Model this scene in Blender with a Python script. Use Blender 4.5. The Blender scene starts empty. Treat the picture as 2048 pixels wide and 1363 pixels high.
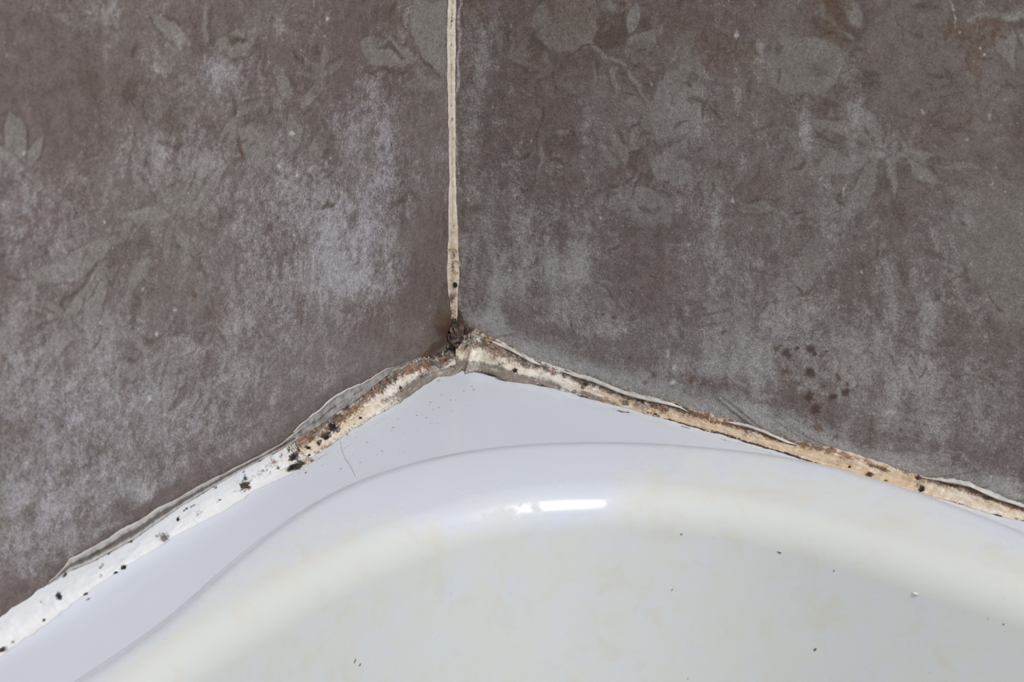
import bpy, bmesh, math
import numpy as np
from mathutils import Vector, Matrix

# ------------------------------------------------------------------ camera, world, light, exposure
SC = bpy.context.scene
C = SC.collection
W, H, FOC = 2048, 1363, 90.0
FPX = W * FOC / 36.0
YAW, PITCH, ROLL, TX, TY, DIST = 0.576034823, 0.431052712, 0.00309412, 908.9, 708.77, 1.08
fw = np.array([-math.sin(YAW)*math.cos(PITCH), math.cos(YAW)*math.cos(PITCH), -math.sin(PITCH)])
r0 = np.cross(fw, [0, 0, 1]); r0 /= np.linalg.norm(r0); u0 = np.cross(r0, fw)
rt = r0*math.cos(ROLL) + u0*math.sin(ROLL); up = u0*math.cos(ROLL) - r0*math.sin(ROLL)
CAM = -(fw*DIST + rt*((TX-W/2)/FPX*DIST) - up*((TY-H/2)/FPX*DIST))
cd = bpy.data.cameras.new('camera'); cam = bpy.data.objects.new('camera', cd); C.objects.link(cam)
cam.matrix_world = Matrix(((rt[0], up[0], -fw[0], CAM[0]), (rt[1], up[1], -fw[1], CAM[1]), (rt[2], up[2], -fw[2], CAM[2]), (0, 0, 0, 1)))
cd.lens = FOC; cd.sensor_width = 36.0; cd.clip_start = 0.05; cd.clip_end = 50
cd.dof.use_dof = True; cd.dof.focus_distance = 1.03; cd.dof.aperture_fstop = 22.0
SC.camera = cam

wd = bpy.data.worlds.new('world'); SC.world = wd; wd.use_nodes = True
bg = wd.node_tree.nodes['Background']; bg.inputs['Color'].default_value = (0.90, 0.95, 1.0, 1); bg.inputs['Strength'].default_value = 0.54

def area(name, loc, target, sx, sy, power, col):
    l = bpy.data.lights.new(name, 'AREA'); l.shape = 'RECTANGLE'; l.size = sx; l.size_y = sy; l.energy = power; l.color = col
    o = bpy.data.objects.new(name, l); C.objects.link(o); o.location = loc
    o.rotation_euler = (Vector(target) - Vector(loc)).to_track_quat('-Z', 'Y').to_euler()
    return o
area('ceiling_lamp', (1.02, -0.54, 1.68), (0.12, -0.12, 0.0), 1.10, 0.85, 22.0, (1.0, 0.985, 0.97))

SC.view_settings.view_transform = 'Standard'; SC.view_settings.look = 'None'
SC.view_settings.gamma = 1.0; SC.view_settings.use_curve_mapping = False
SC.view_settings.exposure = 0.28

# ------------------------------------------------------------------ helpers: photo measurements -> places
def ray(x, y):
    return fw + rt*((x-W/2)/FPX) - up*((y-H/2)/FPX)
def on_right(x, y):
    d = ray(x, y); t = -CAM[1]/d[1]; p = CAM + d*t; return p[0], p[2]
def on_left(x, y):
    d = ray(x, y); t = -CAM[0]/d[0]; p = CAM + d*t; return -p[1], p[2]
def on_level(x, y, z=0.0):
    d = ray(x, y); t = (z-CAM[2])/d[2]; p = CAM + d*t; return p[0], p[1]
def project(P):
    q = P - CAM; z = q @ fw
    return np.stack([W/2 + FPX*(q@rt)/z, H/2 - FPX*(q@up)/z], -1)

# ------------------------------------------------------------------ helpers: noise in numpy
def vnoise(x, y, seed):
    rng = np.random.RandomState(seed); N = 256
    g = rng.rand(N, N)
    xi = np.floor(x).astype(int); yi = np.floor(y).astype(int)
    fx = x-xi; fy = y-yi; fx = fx*fx*fx*(fx*(fx*6-15)+10); fy = fy*fy*fy*(fy*(fy*6-15)+10)
    a = g[xi % N, yi % N]; b = g[(xi+1) % N, yi % N]; c = g[xi % N, (yi+1) % N]; d = g[(xi+1) % N, (yi+1) % N]
    return (a*(1-fx)+b*fx)*(1-fy) + (c*(1-fx)+d*fx)*fy
def fbm(x, y, seed, octv=4, gain=0.5):
    s = 0; a = 1; t = 0
    for o in range(octv):
        ca, sa = math.cos(o*1.1), math.sin(o*1.1)
        s = s + a*vnoise((x*ca-y*sa)*2**o + 17.3*o, (x*sa+y*ca)*2**o + 9.1*o, seed+o); t += a; a *= gain
    return s/t
def sstep(a, b, x):
    t = np.clip((x-a)/(b-a), 0, 1); return t*t*(3-2*t)

# ------------------------------------------------------------------ helpers: objects
def smooth(me):
    me.polygons.foreach_set('use_smooth', np.ones(len(me.polygons), dtype=bool)); me.update()
def mesh_obj(name, verts, faces, mat, parent=None, masks=None, sm=True):
    me = bpy.data.meshes.new(name)
    me.from_pydata(np.asarray(verts).tolist(), [], faces if isinstance(faces, list) else faces.tolist())
    if sm: smooth(me)
    if masks:
        for k, arr in masks.items():
            at = me.color_attributes.new(k, 'FLOAT_COLOR', 'POINT')
            at.data.foreach_set('color', np.ascontiguousarray(arr, dtype=np.float32).ravel())
    me.materials.append(mat); me.update()
    o = bpy.data.objects.new(name, me); C.objects.link(o)
    if parent: o.parent = parent
    return o
def grid_faces(n, m, closed_m=False, closed_n=False, flip=False):
    i = np.arange(n if closed_n else n-1)[:, None]; j = np.arange(m if closed_m else m-1)[None, :]
    i2 = (i+1) % n; j2 = (j+1) % m
    f = np.stack([i*m+j, i2*m+j, i2*m+j2, i*m+j2], -1).reshape(-1, 4)
    return f[:, ::-1].copy() if flip else f
def tag(o, label=None, cat=None, group=None, kind=None):
    if label: o['label'] = label
    if cat: o['category'] = cat
    if group: o['group'] = group
    if kind: o['kind'] = kind
    return o
def empty(name, loc=(0, 0, 0)):
    o = bpy.data.objects.new(name, None); o.empty_display_size = 0.02; C.objects.link(o); o.location = loc; return o
def resample(pts, n, closed=False):
    p = np.array(pts, float)
    if closed: p = np.vstack([p, p[:1]])
    d = np.r_[0, np.cumsum(np.linalg.norm(np.diff(p, axis=0), axis=1))]
    s = np.linspace(0, d[-1], n, endpoint=not closed)
    return np.stack([np.interp(s, d, p[:, k]) for k in range(p.shape[1])], 1)

# ------------------------------------------------------------------ helpers: node materials
class NT:
    def __init__(s, name):
        s.m = bpy.data.materials.new(name); s.m.use_nodes = True; s.t = s.m.node_tree
        s.b = s.t.nodes['Principled BSDF']; s.co = None
    def put(s, sock, v):
        if isinstance(v, bpy.types.NodeSocket): s.t.links.new(v, sock)
        elif v is not None: sock.default_value = v if not (isinstance(v, tuple) and len(v) == 3 and sock.type == 'RGBA') else (*v, 1)
    def n(s, typ): return s.t.nodes.new(typ)
    def math(s, op, a, b=None, c=None, clamp=False):
        k = s.n('ShaderNodeMath'); k.operation = op; k.use_clamp = clamp
        for i, v in enumerate((a, b, c)):
            if v is not None: s.put(k.inputs[i], v)
        return k.outputs[0]
    def mul(s, a, b): return s.math('MULTIPLY', a, b)
    def add(s, a, b): return s.math('ADD', a, b)
    def ramp(s, v, lo, hi, a=0.0, b=1.0):
        k = s.n('ShaderNodeMapRange'); k.interpolation_type = 'SMOOTHSTEP'
        s.put(k.inputs[0], v); s.put(k.inputs[1], lo); s.put(k.inputs[2], hi); s.put(k.inputs[3], a); s.put(k.inputs[4], b)
        return k.outputs[0]
    def mix(s, f, a, b):
        k = s.n('ShaderNodeMix'); k.data_type = 'RGBA'
        s.put(k.inputs[0], f); s.put(k.inputs[6], a); s.put(k.inputs[7], b); return k.outputs[2]
    def coord(s):
        if s.co is None: s.co = s.n('ShaderNodeTexCoord').outputs['Object']
        return s.co
    def scaled(s, sc, rot=(0, 0, 0)):
        k = s.n('ShaderNodeMapping'); s.put(k.inputs[0], s.coord()); k.inputs['Scale'].default_value = sc; k.inputs['Rotation'].default_value = rot
        return k.outputs[0]
    def noise(s, scale, detail=3, rough=0.55, dist=0.0, vec=None):
        k = s.n('ShaderNodeTexNoise'); s.put(k.inputs['Vector'], vec or s.coord())
        k.inputs['Scale'].default_value = scale; k.inputs['Detail'].default_value = detail
        k.inputs['Roughness'].default_value = rough; k.inputs['Distortion'].default_value = dist
        return k.outputs[0]
    def voronoi(s, scale, vec=None):
        k = s.n('ShaderNodeTexVoronoi'); s.put(k.inputs['Vector'], vec or s.coord()); k.inputs['Scale'].default_value = scale
        return k.outputs['Distance'], k.outputs['Color']
    def attr(s, name):
        k = s.n('ShaderNodeAttribute'); k.attribute_name = name
        q = s.n('ShaderNodeSeparateColor'); s.t.links.new(k.outputs['Color'], q.inputs[0])
        return q.outputs[0], q.outputs[1], q.outputs[2], k.outputs['Alpha']
    def bump(s, h, strength=0.3, dist=0.0005, normal=None):
        k = s.n('ShaderNodeBump'); k.inputs['Strength'].default_value = strength; k.inputs['Distance'].default_value = dist
        s.put(k.inputs['Height'], h)
        if normal is not None: s.t.links.new(normal, k.inputs['Normal'])
        return k.outputs[0]
    def out(s, color, rough, normal=None, spec=0.5):
        s.put(s.b.inputs['Base Color'], color); s.put(s.b.inputs['Roughness'], rough)
        s.put(s.b.inputs['Specular IOR Level'], spec)
        if normal is not None: s.t.links.new(normal, s.b.inputs['Normal'])
        return s.m
def S(r, g, b):
    f = lambda c: (c/255/12.92 if c/255 <= 0.04045 else ((c/255+0.055)/1.055)**2.4)
    return (f(r), f(g), f(b))

def wall_material(name, film_col, tint_col):
    t = NT(name); WB = 1.0
    pat, line, film, tint = t.attr('relief')
    rust, dark, white, smear = t.attr('stains')
    fine = t.noise(1500, 3, 0.6); mid = t.noise(160, 4, 0.6); grit = t.noise(620, 4, 0.7)
    ground = t.mix(t.ramp(mid, 0.35, 0.65), S(108, 96, 92), S(119, 107, 103))
    grey = t.mix(t.ramp(grit, 0.35, 0.7), S(132, 125, 120), S(142, 136, 131))
    col = t.mix(pat, ground, grey)
    # dusty film, broken up by grain and fibre-like scratches
    fac = t.math('ADD', film, t.mul(t.math('SUBTRACT', t.noise(300, 6, 0.75), 0.5), 1.7))
    fac = t.math('ADD', fac, t.mul(t.math('SUBTRACT', t.noise(75, 5, 0.65, 0.8), 0.5), 0.9))
    fac = t.math('ADD', fac, t.mul(t.math('SUBTRACT', t.noise(1100, 3, 0.7), 0.5), 1.5))
    fac = t.ramp(fac, 0.14, 0.96, 0.0, 0.92)
    fac = t.mul(fac, t.ramp(film, 0.02, 0.22))
    fac = t.mul(fac, t.ramp(pat, 0.5, 0.85, 1.0, 0.68))
    fcol = t.mix(tint, film_col, tint_col)  # tint also carries the sheen painted on the left wall
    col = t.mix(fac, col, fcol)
    lf = t.mul(line, t.ramp(mid, 0.3, 0.6, 0.75, 1.0))
    col = t.mix(lf, col, t.mix(t.ramp(grit, 0.4, 0.6), S(86, 72, 65), S(98, 88, 78)))
    # fine hair scratches: thin level lines of distorted noise
    w1 = t.noise(420, 2, 0.5, 3.0)
    hair = t.ramp(t.math('ABSOLUTE', t.math('SUBTRACT', w1, 0.5)), 0.0, 0.022, 1.0, 0.0)
    hair = t.mul(hair, t.ramp(t.noise(150, 3, 0.6), 0.46, 0.62))
    hair = t.mul(hair, t.ramp(film, 0.05, 0.5, 0.25, 0.8))
    col = t.mix(t.mul(hair, 0.6), col, S(176, 171, 166))
    # grey silicone smear, streaked along the joint
    col = t.mix(t.mul(smear, 0.9), col, S(176, 173, 171))
    # tiny pinholes and pale grains
    vd, vc = t.voronoi(420)
    sp = t.mul(t.ramp(vd, 0.10, 0.22, 1.0, 0.0), t.ramp(t.noise(70, 2), 0.55, 0.66))
    col = t.mix(t.mul(sp, 0.65), col, S(176, 170, 166))
    vd2, _ = t.voronoi(310, t.scaled((1.07, 0.93, 1.0)))
    sp2 = t.mul(t.ramp(vd2, 0.08, 0.2, 1.0, 0.0), t.ramp(t.noise(55, 2, 0.5, 0.0, t.scaled((1, 1, 1), (0.4, 0.8, 0.2))), 0.55, 0.68))
    col = t.mix(t.mul(sp2, 0.5), col, S(80, 70, 66))
    g = t.math('SUBTRACT', grit, 0.5)
    rf = t.ramp(t.add(rust, t.mul(g, 1.6)), 0.25, 0.95)
    rf = t.mul(rf, t.ramp(rust, 0.03, 0.2))
    col = t.mix(t.mul(rf, 0.8), col, S(102, 76, 56))
    df = t.mul(t.ramp(t.add(dark, t.mul(g, 0.8)), 0.22, 0.85), t.ramp(dark, 0.03, 0.2))
    col = t.mix(t.mul(df, 0.85), col, S(78, 60, 53))
    wf = t.mul(t.ramp(t.add(white, t.mul(g, 1.5)), 0.25, 0.85), t.ramp(white, 0.03, 0.2))
    col = t.mix(t.mul(wf, 0.85), col, S(194, 192, 192))
    # overall grain
    gr = t.n('ShaderNodeMix'); gr.data_type = 'RGBA'; gr.blend_type = 'MULTIPLY'; gr.inputs[0].default_value = 1.0
    v = t.ramp(fine, 0.28, 0.72, 0.68, 1.30)
    cc = t.n('ShaderNodeCombineColor'); [t.put(cc.inputs[i], v) for i in range(3)]
    t.put(gr.inputs[6], col); t.put(gr.inputs[7], cc.outputs[0])
    gm = t.n('ShaderNodeMix'); gm.data_type = 'RGBA'; gm.blend_type = 'MULTIPLY'; gm.inputs[0].default_value = 1.0
    v2 = t.mul(t.ramp(t.noise(480, 6, 0.78, 0.5), 0.3, 0.7, 0.80, 1.21), t.ramp(t.noise(140, 4, 0.65, 1.0), 0.3, 0.7, 0.90, 1.10))
    c2 = t.n('ShaderNodeCombineColor'); [t.put(c2.inputs[i], v2) for i in range(3)]
    t.put(gm.inputs[6], gr.outputs[2]); t.put(gm.inputs[7], c2.outputs[0]); gr = gm
    h = t.add(t.mul(grit, 0.4), t.add(t.mul(fac, 0.5), t.mul(smear, 0.8)))
    h = t.add(h, t.mul(wf, 0.6))
    rough = t.math('ADD', 0.50, t.mul(fac, 0.25), clamp=True)
    return t.out(gr.outputs[2], rough, t.bump(h, 0.25, 0.0003), 0.35)

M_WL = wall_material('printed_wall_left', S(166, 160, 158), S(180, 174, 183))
M_WR = wall_material('printed_wall_right', S(164, 159, 155), S(168, 163, 162))

def enamel_material():
    t = NT('tub_enamel')
    scum, dirt, brown, clean = t.attr('soil')
    n1 = t.noise(55, 6, 0.65); n2 = t.noise(260, 4, 0.6)
    f = t.add(scum, t.mul(t.math('SUBTRACT', n1, 0.5), 1.9))
    f = t.add(f, t.mul(t.math('SUBTRACT', n2, 0.5), 0.5))
    fac = t.mul(t.ramp(f, 0.05, 1.0), t.ramp(scum, 0.02, 0.25))
    col = t.mix(fac, S(213, 218, 228), S(214, 216, 212))
    y = t.mul(t.ramp(t.add(t.noise(62, 6, 0.75, 0.6, t.scaled((1, 1, 1), (0.3, 0.2, 1.0))), t.mul(n2, 0.25)), 0.62, 0.82), t.ramp(scum, 0.1, 0.5))
    col = t.mix(t.mul(y, 0.34), col, S(212, 203, 186))
    # fine specks near the sealant
    vd, vc = t.voronoi(330); sp = t.mul(t.ramp(vd, 0.12, 0.22, 1.0, 0.0), t.ramp(t.noise(140, 2), 0.46, 0.58))
    sp = t.mul(sp, t.ramp(clean, 0.05, 0.6))
    col = t.mix(t.mul(sp, 0.6), col, S(95, 92, 92))
    g = t.math('SUBTRACT', t.noise(900, 3, 0.6), 0.5)
    bf = t.mul(t.ramp(t.add(brown, t.mul(g, 2.2)), 0.3, 0.9), t.ramp(brown, 0.03, 0.2))
    col = t.mix(t.mul(bf, 0.55), col, S(160, 138, 120))
    df = t.mul(t.ramp(t.add(dirt, t.mul(g, 0.8)), 0.3, 0.65), t.ramp(dirt, 0.03, 0.2))
    col = t.mix(t.mul(df, 0.85), col, S(52, 46, 44))
    rgh = t.mul(t.ramp(t.add(f, t.mul(t.math('SUBTRACT', t.noise(150, 5, 0.7), 0.5), 1.2)), 0.22, 0.62), t.ramp(scum, 0.02, 0.2))
    rough = t.add(0.17, t.add(t.mul(rgh, 0.36), t.mul(df, 0.3)))
    return t.out(col, rough, t.bump(t.add(t.mul(fac, 0.5), t.mul(n2, 0.3)), 0.06, 0.0003), t.math('SUBTRACT', 0.5, t.mul(rgh, 0.22)))
M_TUB = enamel_material()

def silicone_material(name, base, tan, along=(1, 1, 1)):
    t = NT(name)
    tn, rust, black, grey = t.attr('mould')
    n1 = t.noise(330, 5, 0.65); n2 = t.noise(1300, 3, 0.65); n3 = t.noise(120, 3)
    g = t.math('SUBTRACT', n1, 0.5); g2 = t.math('SUBTRACT', n2, 0.5)
    gg = t.add(t.mul(g, 2.0), t.mul(g2, 1.5))
    f = t.mul(t.ramp(t.add(tn, t.mul(gg, 0.9)), 0.1, 0.95), t.ramp(tn, 0.02, 0.2))
    col = t.mix(f, base, tan)
    col = t.mix(t.ramp(t.noise(520, 5, 0.7), 0.42, 0.72, 0.0, 0.55 if name != 'white_silicone' else 0.12), col, S(186, 168, 146))
    f = t.mul(t.ramp(t.add(grey, t.mul(gg, 0.8)), 0.25, 0.95), t.ramp(grey, 0.03, 0.3))
    col = t.mix(t.mul(f, 0.85), col, t.mix(n3, S(80, 68, 60), S(124, 114, 105)))
    f = t.mul(t.ramp(t.add(rust, t.mul(gg, 0.9)), 0.36, 0.95), t.ramp(rust, 0.03, 0.2))
    rcol = t.mix(t.ramp(t.add(t.mul(n3, 0.5), t.mul(t.noise(800, 4, 0.7), 0.5)), 0.42, 0.58), S(128, 88, 58), S(58, 43, 35))
    col = t.mix(t.mul(f, 0.9), col, rcol)
    f2 = t.mul(t.ramp(t.add(black, t.mul(gg, 0.8)), 0.35, 0.7), t.ramp(black, 0.03, 0.2))
    col = t.mix(t.mul(f2, 0.95), col, S(34, 32, 31))
    wipe = t.noise(1, 4, 0.6, 0.3, t.scaled(along))
    col = t.mix(t.ramp(wipe, 0.54, 0.72, 0.0, 0.42 if name != 'white_silicone' else 0.10), col, S(128, 114, 100))
    col = t.mix(t.ramp(wipe, 0.46, 0.30, 0.0, 0.30), col, S(240, 235, 226))
    h = t.add(t.mul(wipe, 0.8), t.add(t.mul(n1, 0.6), t.add(t.mul(n2, 0.25), t.mul(f2, 0.4))))
    return t.out(col, t.add(0.38, t.mul(f2, 0.3)), t.bump(h, 0.28, 0.0004), 0.45)
M_SIL = silicone_material('aged_silicone', S(230, 225, 216), S(210, 182, 148), (45, 900, 900))
M_SILY = silicone_material('aged_silicone_left', S(230, 225, 216), S(210, 180, 144), (900, 45, 900))
M_NEW = silicone_material('white_silicone', S(230, 231, 234), S(222, 205, 184), (700, 35, 700))
M_VERT = silicone_material('cream_silicone', S(228, 221, 208), S(206, 188, 164), (900, 900, 40))

def film_material(name, a, b, streak):
    t = NT(name)
    tn, rust, black, grey = t.attr('mould')
    n = t.noise(260, 5, 0.6); n2 = t.noise(900, 3, 0.6)
    col = t.mix(t.ramp(n, 0.35, 0.65), a, b)
    gg = t.add(t.mul(t.math('SUBTRACT', n, 0.5), 1.2), t.mul(t.math('SUBTRACT', n2, 0.5), 0.9))
    f = t.mul(t.ramp(t.add(grey, t.mul(gg, 0.6)), 0.3, 0.75), t.ramp(grey, 0.03, 0.2))
    col = t.mix(t.mul(f, 0.9), col, S(98, 88, 83))
    f = t.mul(t.ramp(t.add(rust, t.mul(gg, 0.8)), 0.4, 0.9), t.ramp(rust, 0.03, 0.2))
    col = t.mix(t.mul(f, 0.85), col, S(118, 84, 60))
    f = t.mul(t.ramp(t.add(black, t.mul(gg, 0.8)), 0.35, 0.75), t.ramp(black, 0.03, 0.2))
    col = t.mix(t.mul(f, 0.9), col, S(48, 42, 40))
    f = t.mul(tn, 1.0)
    col = t.mix(f, col, S(234, 231, 226))
    return t.out(col, 0.5, t.bump(t.add(n, t.mul(n2, 0.4)), 0.35, 0.0003), 0.4)
M_FILM = film_material('silicone_film', S(178, 173, 168), S(140, 134, 130), 1)
M_LIP = film_material('silicone_lip', S(188, 183, 177), S(140, 133, 126), 1)

def plain(name, a, b, scale, rough, strength=0.5):
    t = NT(name); n = t.noise(scale, 4, 0.65)
    return t.out(t.mix(t.ramp(n, 0.35, 0.68), a, b), rough, t.bump(n, strength, 0.0005), 0.3)
M_BLACK = plain('black_mould', S(24, 23, 23), S(58, 53, 50), 700, 0.8)
M_GREYM = plain('grey_mould', S(88, 80, 76), S(140, 132, 128), 900, 0.8)
M_BROWNM = plain('dark_brown_mould', S(62, 50, 43), S(100, 84, 72), 650, 0.75, 0.8)
M_CLUMP = plain('brown_mould_clump', S(56, 44, 38), S(122, 104, 92), 480, 0.6, 1.0)
M_CURL = plain('tan_sealant_curl', S(196, 168, 128), S(222, 200, 165), 500, 0.5)
M_HAIR = plain('tan_hair', S(212, 203, 192), S(198, 186, 172), 300, 0.5)
M_CRUMB = plain('white_crumb', S(230, 230, 226), S(214, 213, 206), 600, 0.5)
M_PLAIN = plain('floor_lino', S(150, 145, 138), S(160, 155, 148), 40, 0.6, 0.1)

# ------------------------------------------------------------------ walls with their worn floral print
class Paint:
    """soft shapes laid on a wall, in wall metres; outlines are given as photo measurements"""
    def __init__(s, U, V, conv, seed):
        s.U, s.V, s.conv = U, V, conv
        wa, wb = 0.0011, 0.0020
        s.Uw = U + wa*(fbm(U*260, V*260, seed, 3)-0.5)*2 + wb*(fbm(U*75, V*75, seed+20, 2)-0.5)*2
        s.Vw = V + wa*(fbm(U*260, V*260, seed+50, 3)-0.5)*2 + wb*(fbm(U*75, V*75, seed+70, 2)-0.5)*2
        z = lambda: np.zeros_like(U)
        s.ch = {k: z() for k in ('pat', 'line', 'film', 'tint', 'rust', 'dark', 'white', 'smear')}
    def _apply(s, k, sl, m, v, mode):
        a = s.ch[k]
        if mode == 'set': a[sl] = a[sl]*(1-m) + v*m
        elif mode == 'max': a[sl] = np.maximum(a[sl], v*m)
        else: a[sl] = a[sl] + v*m
    def _box(s, u0, u1, v0, v1):
        u = s.U[:, 0]; v = s.V[0, :]
        i0, i1 = np.searchsorted(u, [u0, u1]); j0, j1 = np.searchsorted(v, [v0, v1])
        return (slice(i0, i1), slice(j0, j1))
    def poly(s, px, k, v=1.0, soft=0.0005, mode='set'):
        p = np.array([s.conv(x, y) for x, y in px])
        pad = soft*2+0.0045
        sl = s._box(p[:, 0].min()-pad, p[:, 0].max()+pad, p[:, 1].min()-pad, p[:, 1].max()+pad)
        X, Y = s.Uw[sl], s.Vw[sl]
        if X.size == 0: return
        d = np.full(X.shape, 1e9); ins = np.zeros(X.shape, bool)
        for i in range(len(p)):
            ax, ay = p[i]; bx, by = p[(i+1) % len(p)]
            ex, ey = bx-ax, by-ay
            t = np.clip(((X-ax)*ex+(Y-ay)*ey)/(ex*ex+ey*ey+1e-14), 0, 1)
            d = np.minimum(d, (X-ax-t*ex)**2 + (Y-ay-t*ey)**2)
            c = ((ay > Y) != (by > Y)); 
            with np.errstate(divide='ignore', invalid='ignore'):
                xx = ax + (Y-ay)*ex/(ey if abs(ey) > 1e-12 else 1e-12)
            ins ^= c & (X < xx)
        sd = np.sqrt(d)*np.where(ins, 1, -1)
        s._apply(k, sl, sstep(-soft, soft, sd), v, mode)
    def leaf(s, x0, y0, x1, y1, w, bend=0.0, k='pat', v=1.0, edge=0.0, soft=0.0005, mode='set', vein=0.0):
        t = np.linspace(0, 1, 15); dx, dy = x1-x0, y1-y0; L = math.hypot(dx, dy); nx, ny = -dy/L, dx/L
        cx = x0+dx*t+nx*bend*np.sin(t*math.pi); cy = y0+dy*t+ny*bend*np.sin(t*math.pi)
        hw = w/2*np.sin(math.pi*t**0.8)**0.8
        a = list(zip(cx+nx*hw, cy+ny*hw)); b = list(zip(cx-nx*hw, cy-ny*hw))[::-1]
        if edge:
            e = 1+10/w
            s.poly(list(zip(cx+nx*hw*e, cy+ny*hw*e))+list(zip(cx-nx*hw*e, cy-ny*hw*e))[::-1], 'line', edge, soft*1.5, 'max')
            s.poly(a+b[1:-1], 'line', 0.0, soft)
        s.poly(a+b[1:-1], k, v, soft, mode)
        if vein: s.stroke(list(zip(cx[2:], cy[2:])), 2, 1, 'line', vein)
    def stroke(s, pts, w0, w1, k='line', v=1.0, soft=0.0004, mode='max', bulge=True):
        p = resample(pts, max(8, 5*len(pts))); d = np.gradient(p, axis=0); d /= np.linalg.norm(d, axis=1)[:, None]+1e-9
        t = np.linspace(0, 1, len(p)); hw = (w0*(1-t)+w1*t)/2
        if bulge: hw = hw*np.clip(np.sin(math.pi*np.clip(t, 0.06, 0.94))*1.6, 0, 1)
        n = np.stack([-d[:, 1], d[:, 0]], 1)*hw[:, None]
        s.poly(list(map(tuple, p+n))+list(map(tuple, (p-n)[::-1])), k, v, soft, mode)
    def cloud(s, x, y, rx, ry, k='film', v=0.5, mode='add', rot=0.0, sharp=1.0):
        if k == 'rust': v = min(1.0, v*1.3)
        c = np.array(s.conv(x, y)); ca, sa = math.cos(rot), math.sin(rot)
        a = np.array(s.conv(x+rx*ca, y+rx*sa))-c; b = np.array(s.conv(x-ry*sa, y+ry*ca))-c
        Mi = np.linalg.inv(np.stack([a, b], 1)); R = 2.6*max(np.linalg.norm(a), np.linalg.norm(b))
        sl = s._box(c[0]-R, c[0]+R, c[1]-R, c[1]+R)
        X, Y = s.Uw[sl]-c[0], s.Vw[sl]-c[1]
        if X.size == 0: return
        q = (Mi[0, 0]*X+Mi[0, 1]*Y)**2 + (Mi[1, 0]*X+Mi[1, 1]*Y)**2
        s._apply(k, sl, np.exp(-q**sharp), v, mode)

def sprig(P, x, y, ang, n, size, seed, v=.7):
    rs = np.random.RandomState(seed)
    for k in range(n):
        a = ang + (k/(max(n-1, 1))-.5)*2.4 + rs.uniform(-.15, .15); L = size*rs.uniform(.6, 1.1)
        P.leaf(x, y, x+L*math.cos(a), y+L*math.sin(a), L*rs.uniform(.2, .34), rs.uniform(-.12, .12)*L, v=v*rs.uniform(.7, 1.15), edge=rs.uniform(.2, .55), vein=rs.choice([0, .25, .4]))
    for k in range(n):
        a = ang + rs.uniform(-1.4, 1.4); L = size*rs.uniform(.3, .9)
        P.stroke([(x+8*math.cos(a), y+8*math.sin(a)), (x+L*.6*math.cos(a+.1), y+L*.6*math.sin(a+.1)), (x+L*math.cos(a+.25), y+L*math.sin(a+.25))], rs.uniform(3, 7), rs.uniform(2, 6), 'line', rs.uniform(.3, .6))

def scribble(P, x0, y0, x1, y1, n, seed, rustp=.3):
    rs = np.random.RandomState(seed)
    for k in range(n):
        x, y = rs.uniform(x0, x1), rs.uniform(y0, y1); a = rs.uniform(0, 6.28); L = rs.uniform(14, 52); b = rs.uniform(-.9, .9)
        p = [(x, y), (x+L*.5*math.cos(a), y+L*.5*math.sin(a)), (x+L*math.cos(a+b*.5), y+L*math.sin(a+b*.5))]
        r_ = rs.rand()
        if r_ < rustp: P.stroke(p, rs.uniform(3, 9), rs.uniform(2, 8), 'rust', rs.uniform(.45, .75))
        elif r_ < .72: P.stroke(p, rs.uniform(3, 10), rs.uniform(2, 9), 'line', rs.uniform(.5, .9))
        elif r_ < .84: P.stroke(p, 2, 2, 'white', .4)
        else: P.stroke(p, rs.uniform(3, 8), rs.uniform(2, 6), 'pat', .9, mode='set')

def wall_coords(far):
    d = 0.0005
    u = np.r_[np.arange(0, far, d), np.linspace(far, 0.9, 20)]
    v = np.r_[np.linspace(-0.45, -0.01, 12), np.arange(-0.002, 0.245, d), np.linspace(0.245, 1.2, 24)]
    return np.meshgrid(u, v, indexing='ij')

def finish_wall(name, P, side, mat):
    U, V = P.U, P.V
    c = P.ch
    relief = np.stack([np.clip(c[k], 0, 1) for k in ('pat', 'line', 'film', 'tint')], -1)
    st = np.stack([np.clip(c[k], 0, 1) for k in ('rust', 'dark', 'white', 'smear')], -1)
    n, m = U.shape; Z = np.zeros_like(U)
    disp = 0.0
    if side == 'r': X, Y = U, Z
    else: X, Y = Z, -U
    front = np.stack([X, Y, V], -1).reshape(-1, 3)
    f = grid_faces(n, m, flip=(side == 'l'))
    nv = len(front)
    # back of the wall slab
    th = 0.06; u1, z0, z1 = U[-1, 0], V[0, 0], V[0, -1]
    if side == 'r': bk = [(-th, th, z0), (u1, th, z0), (u1, th, z1), (-th, th, z1)]
    else: bk = [(-th, 0, z0), (-th, -u1, z0), (-th, -u1, z1), (-th, 0, z1)]
    cs = [0, (n-1)*m, n*m-1, m-1]
    b = [nv, nv+1, nv+2, nv+3]
    extra = [tuple(b)] + [(cs[i], cs[(i+1) % 4], b[(i+1) % 4], b[i]) for i in range(4)]
    allf = f.tolist() + [list(q) for q in extra]
    pad = np.zeros((4, 4))
    o = mesh_obj(name, np.vstack([front, bk]), allf, mat, None,
                 {'relief': np.vstack([relief.reshape(-1, 4), pad]), 'stains': np.vstack([st.reshape(-1, 4), pad])}, sm=False)
    return o

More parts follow.
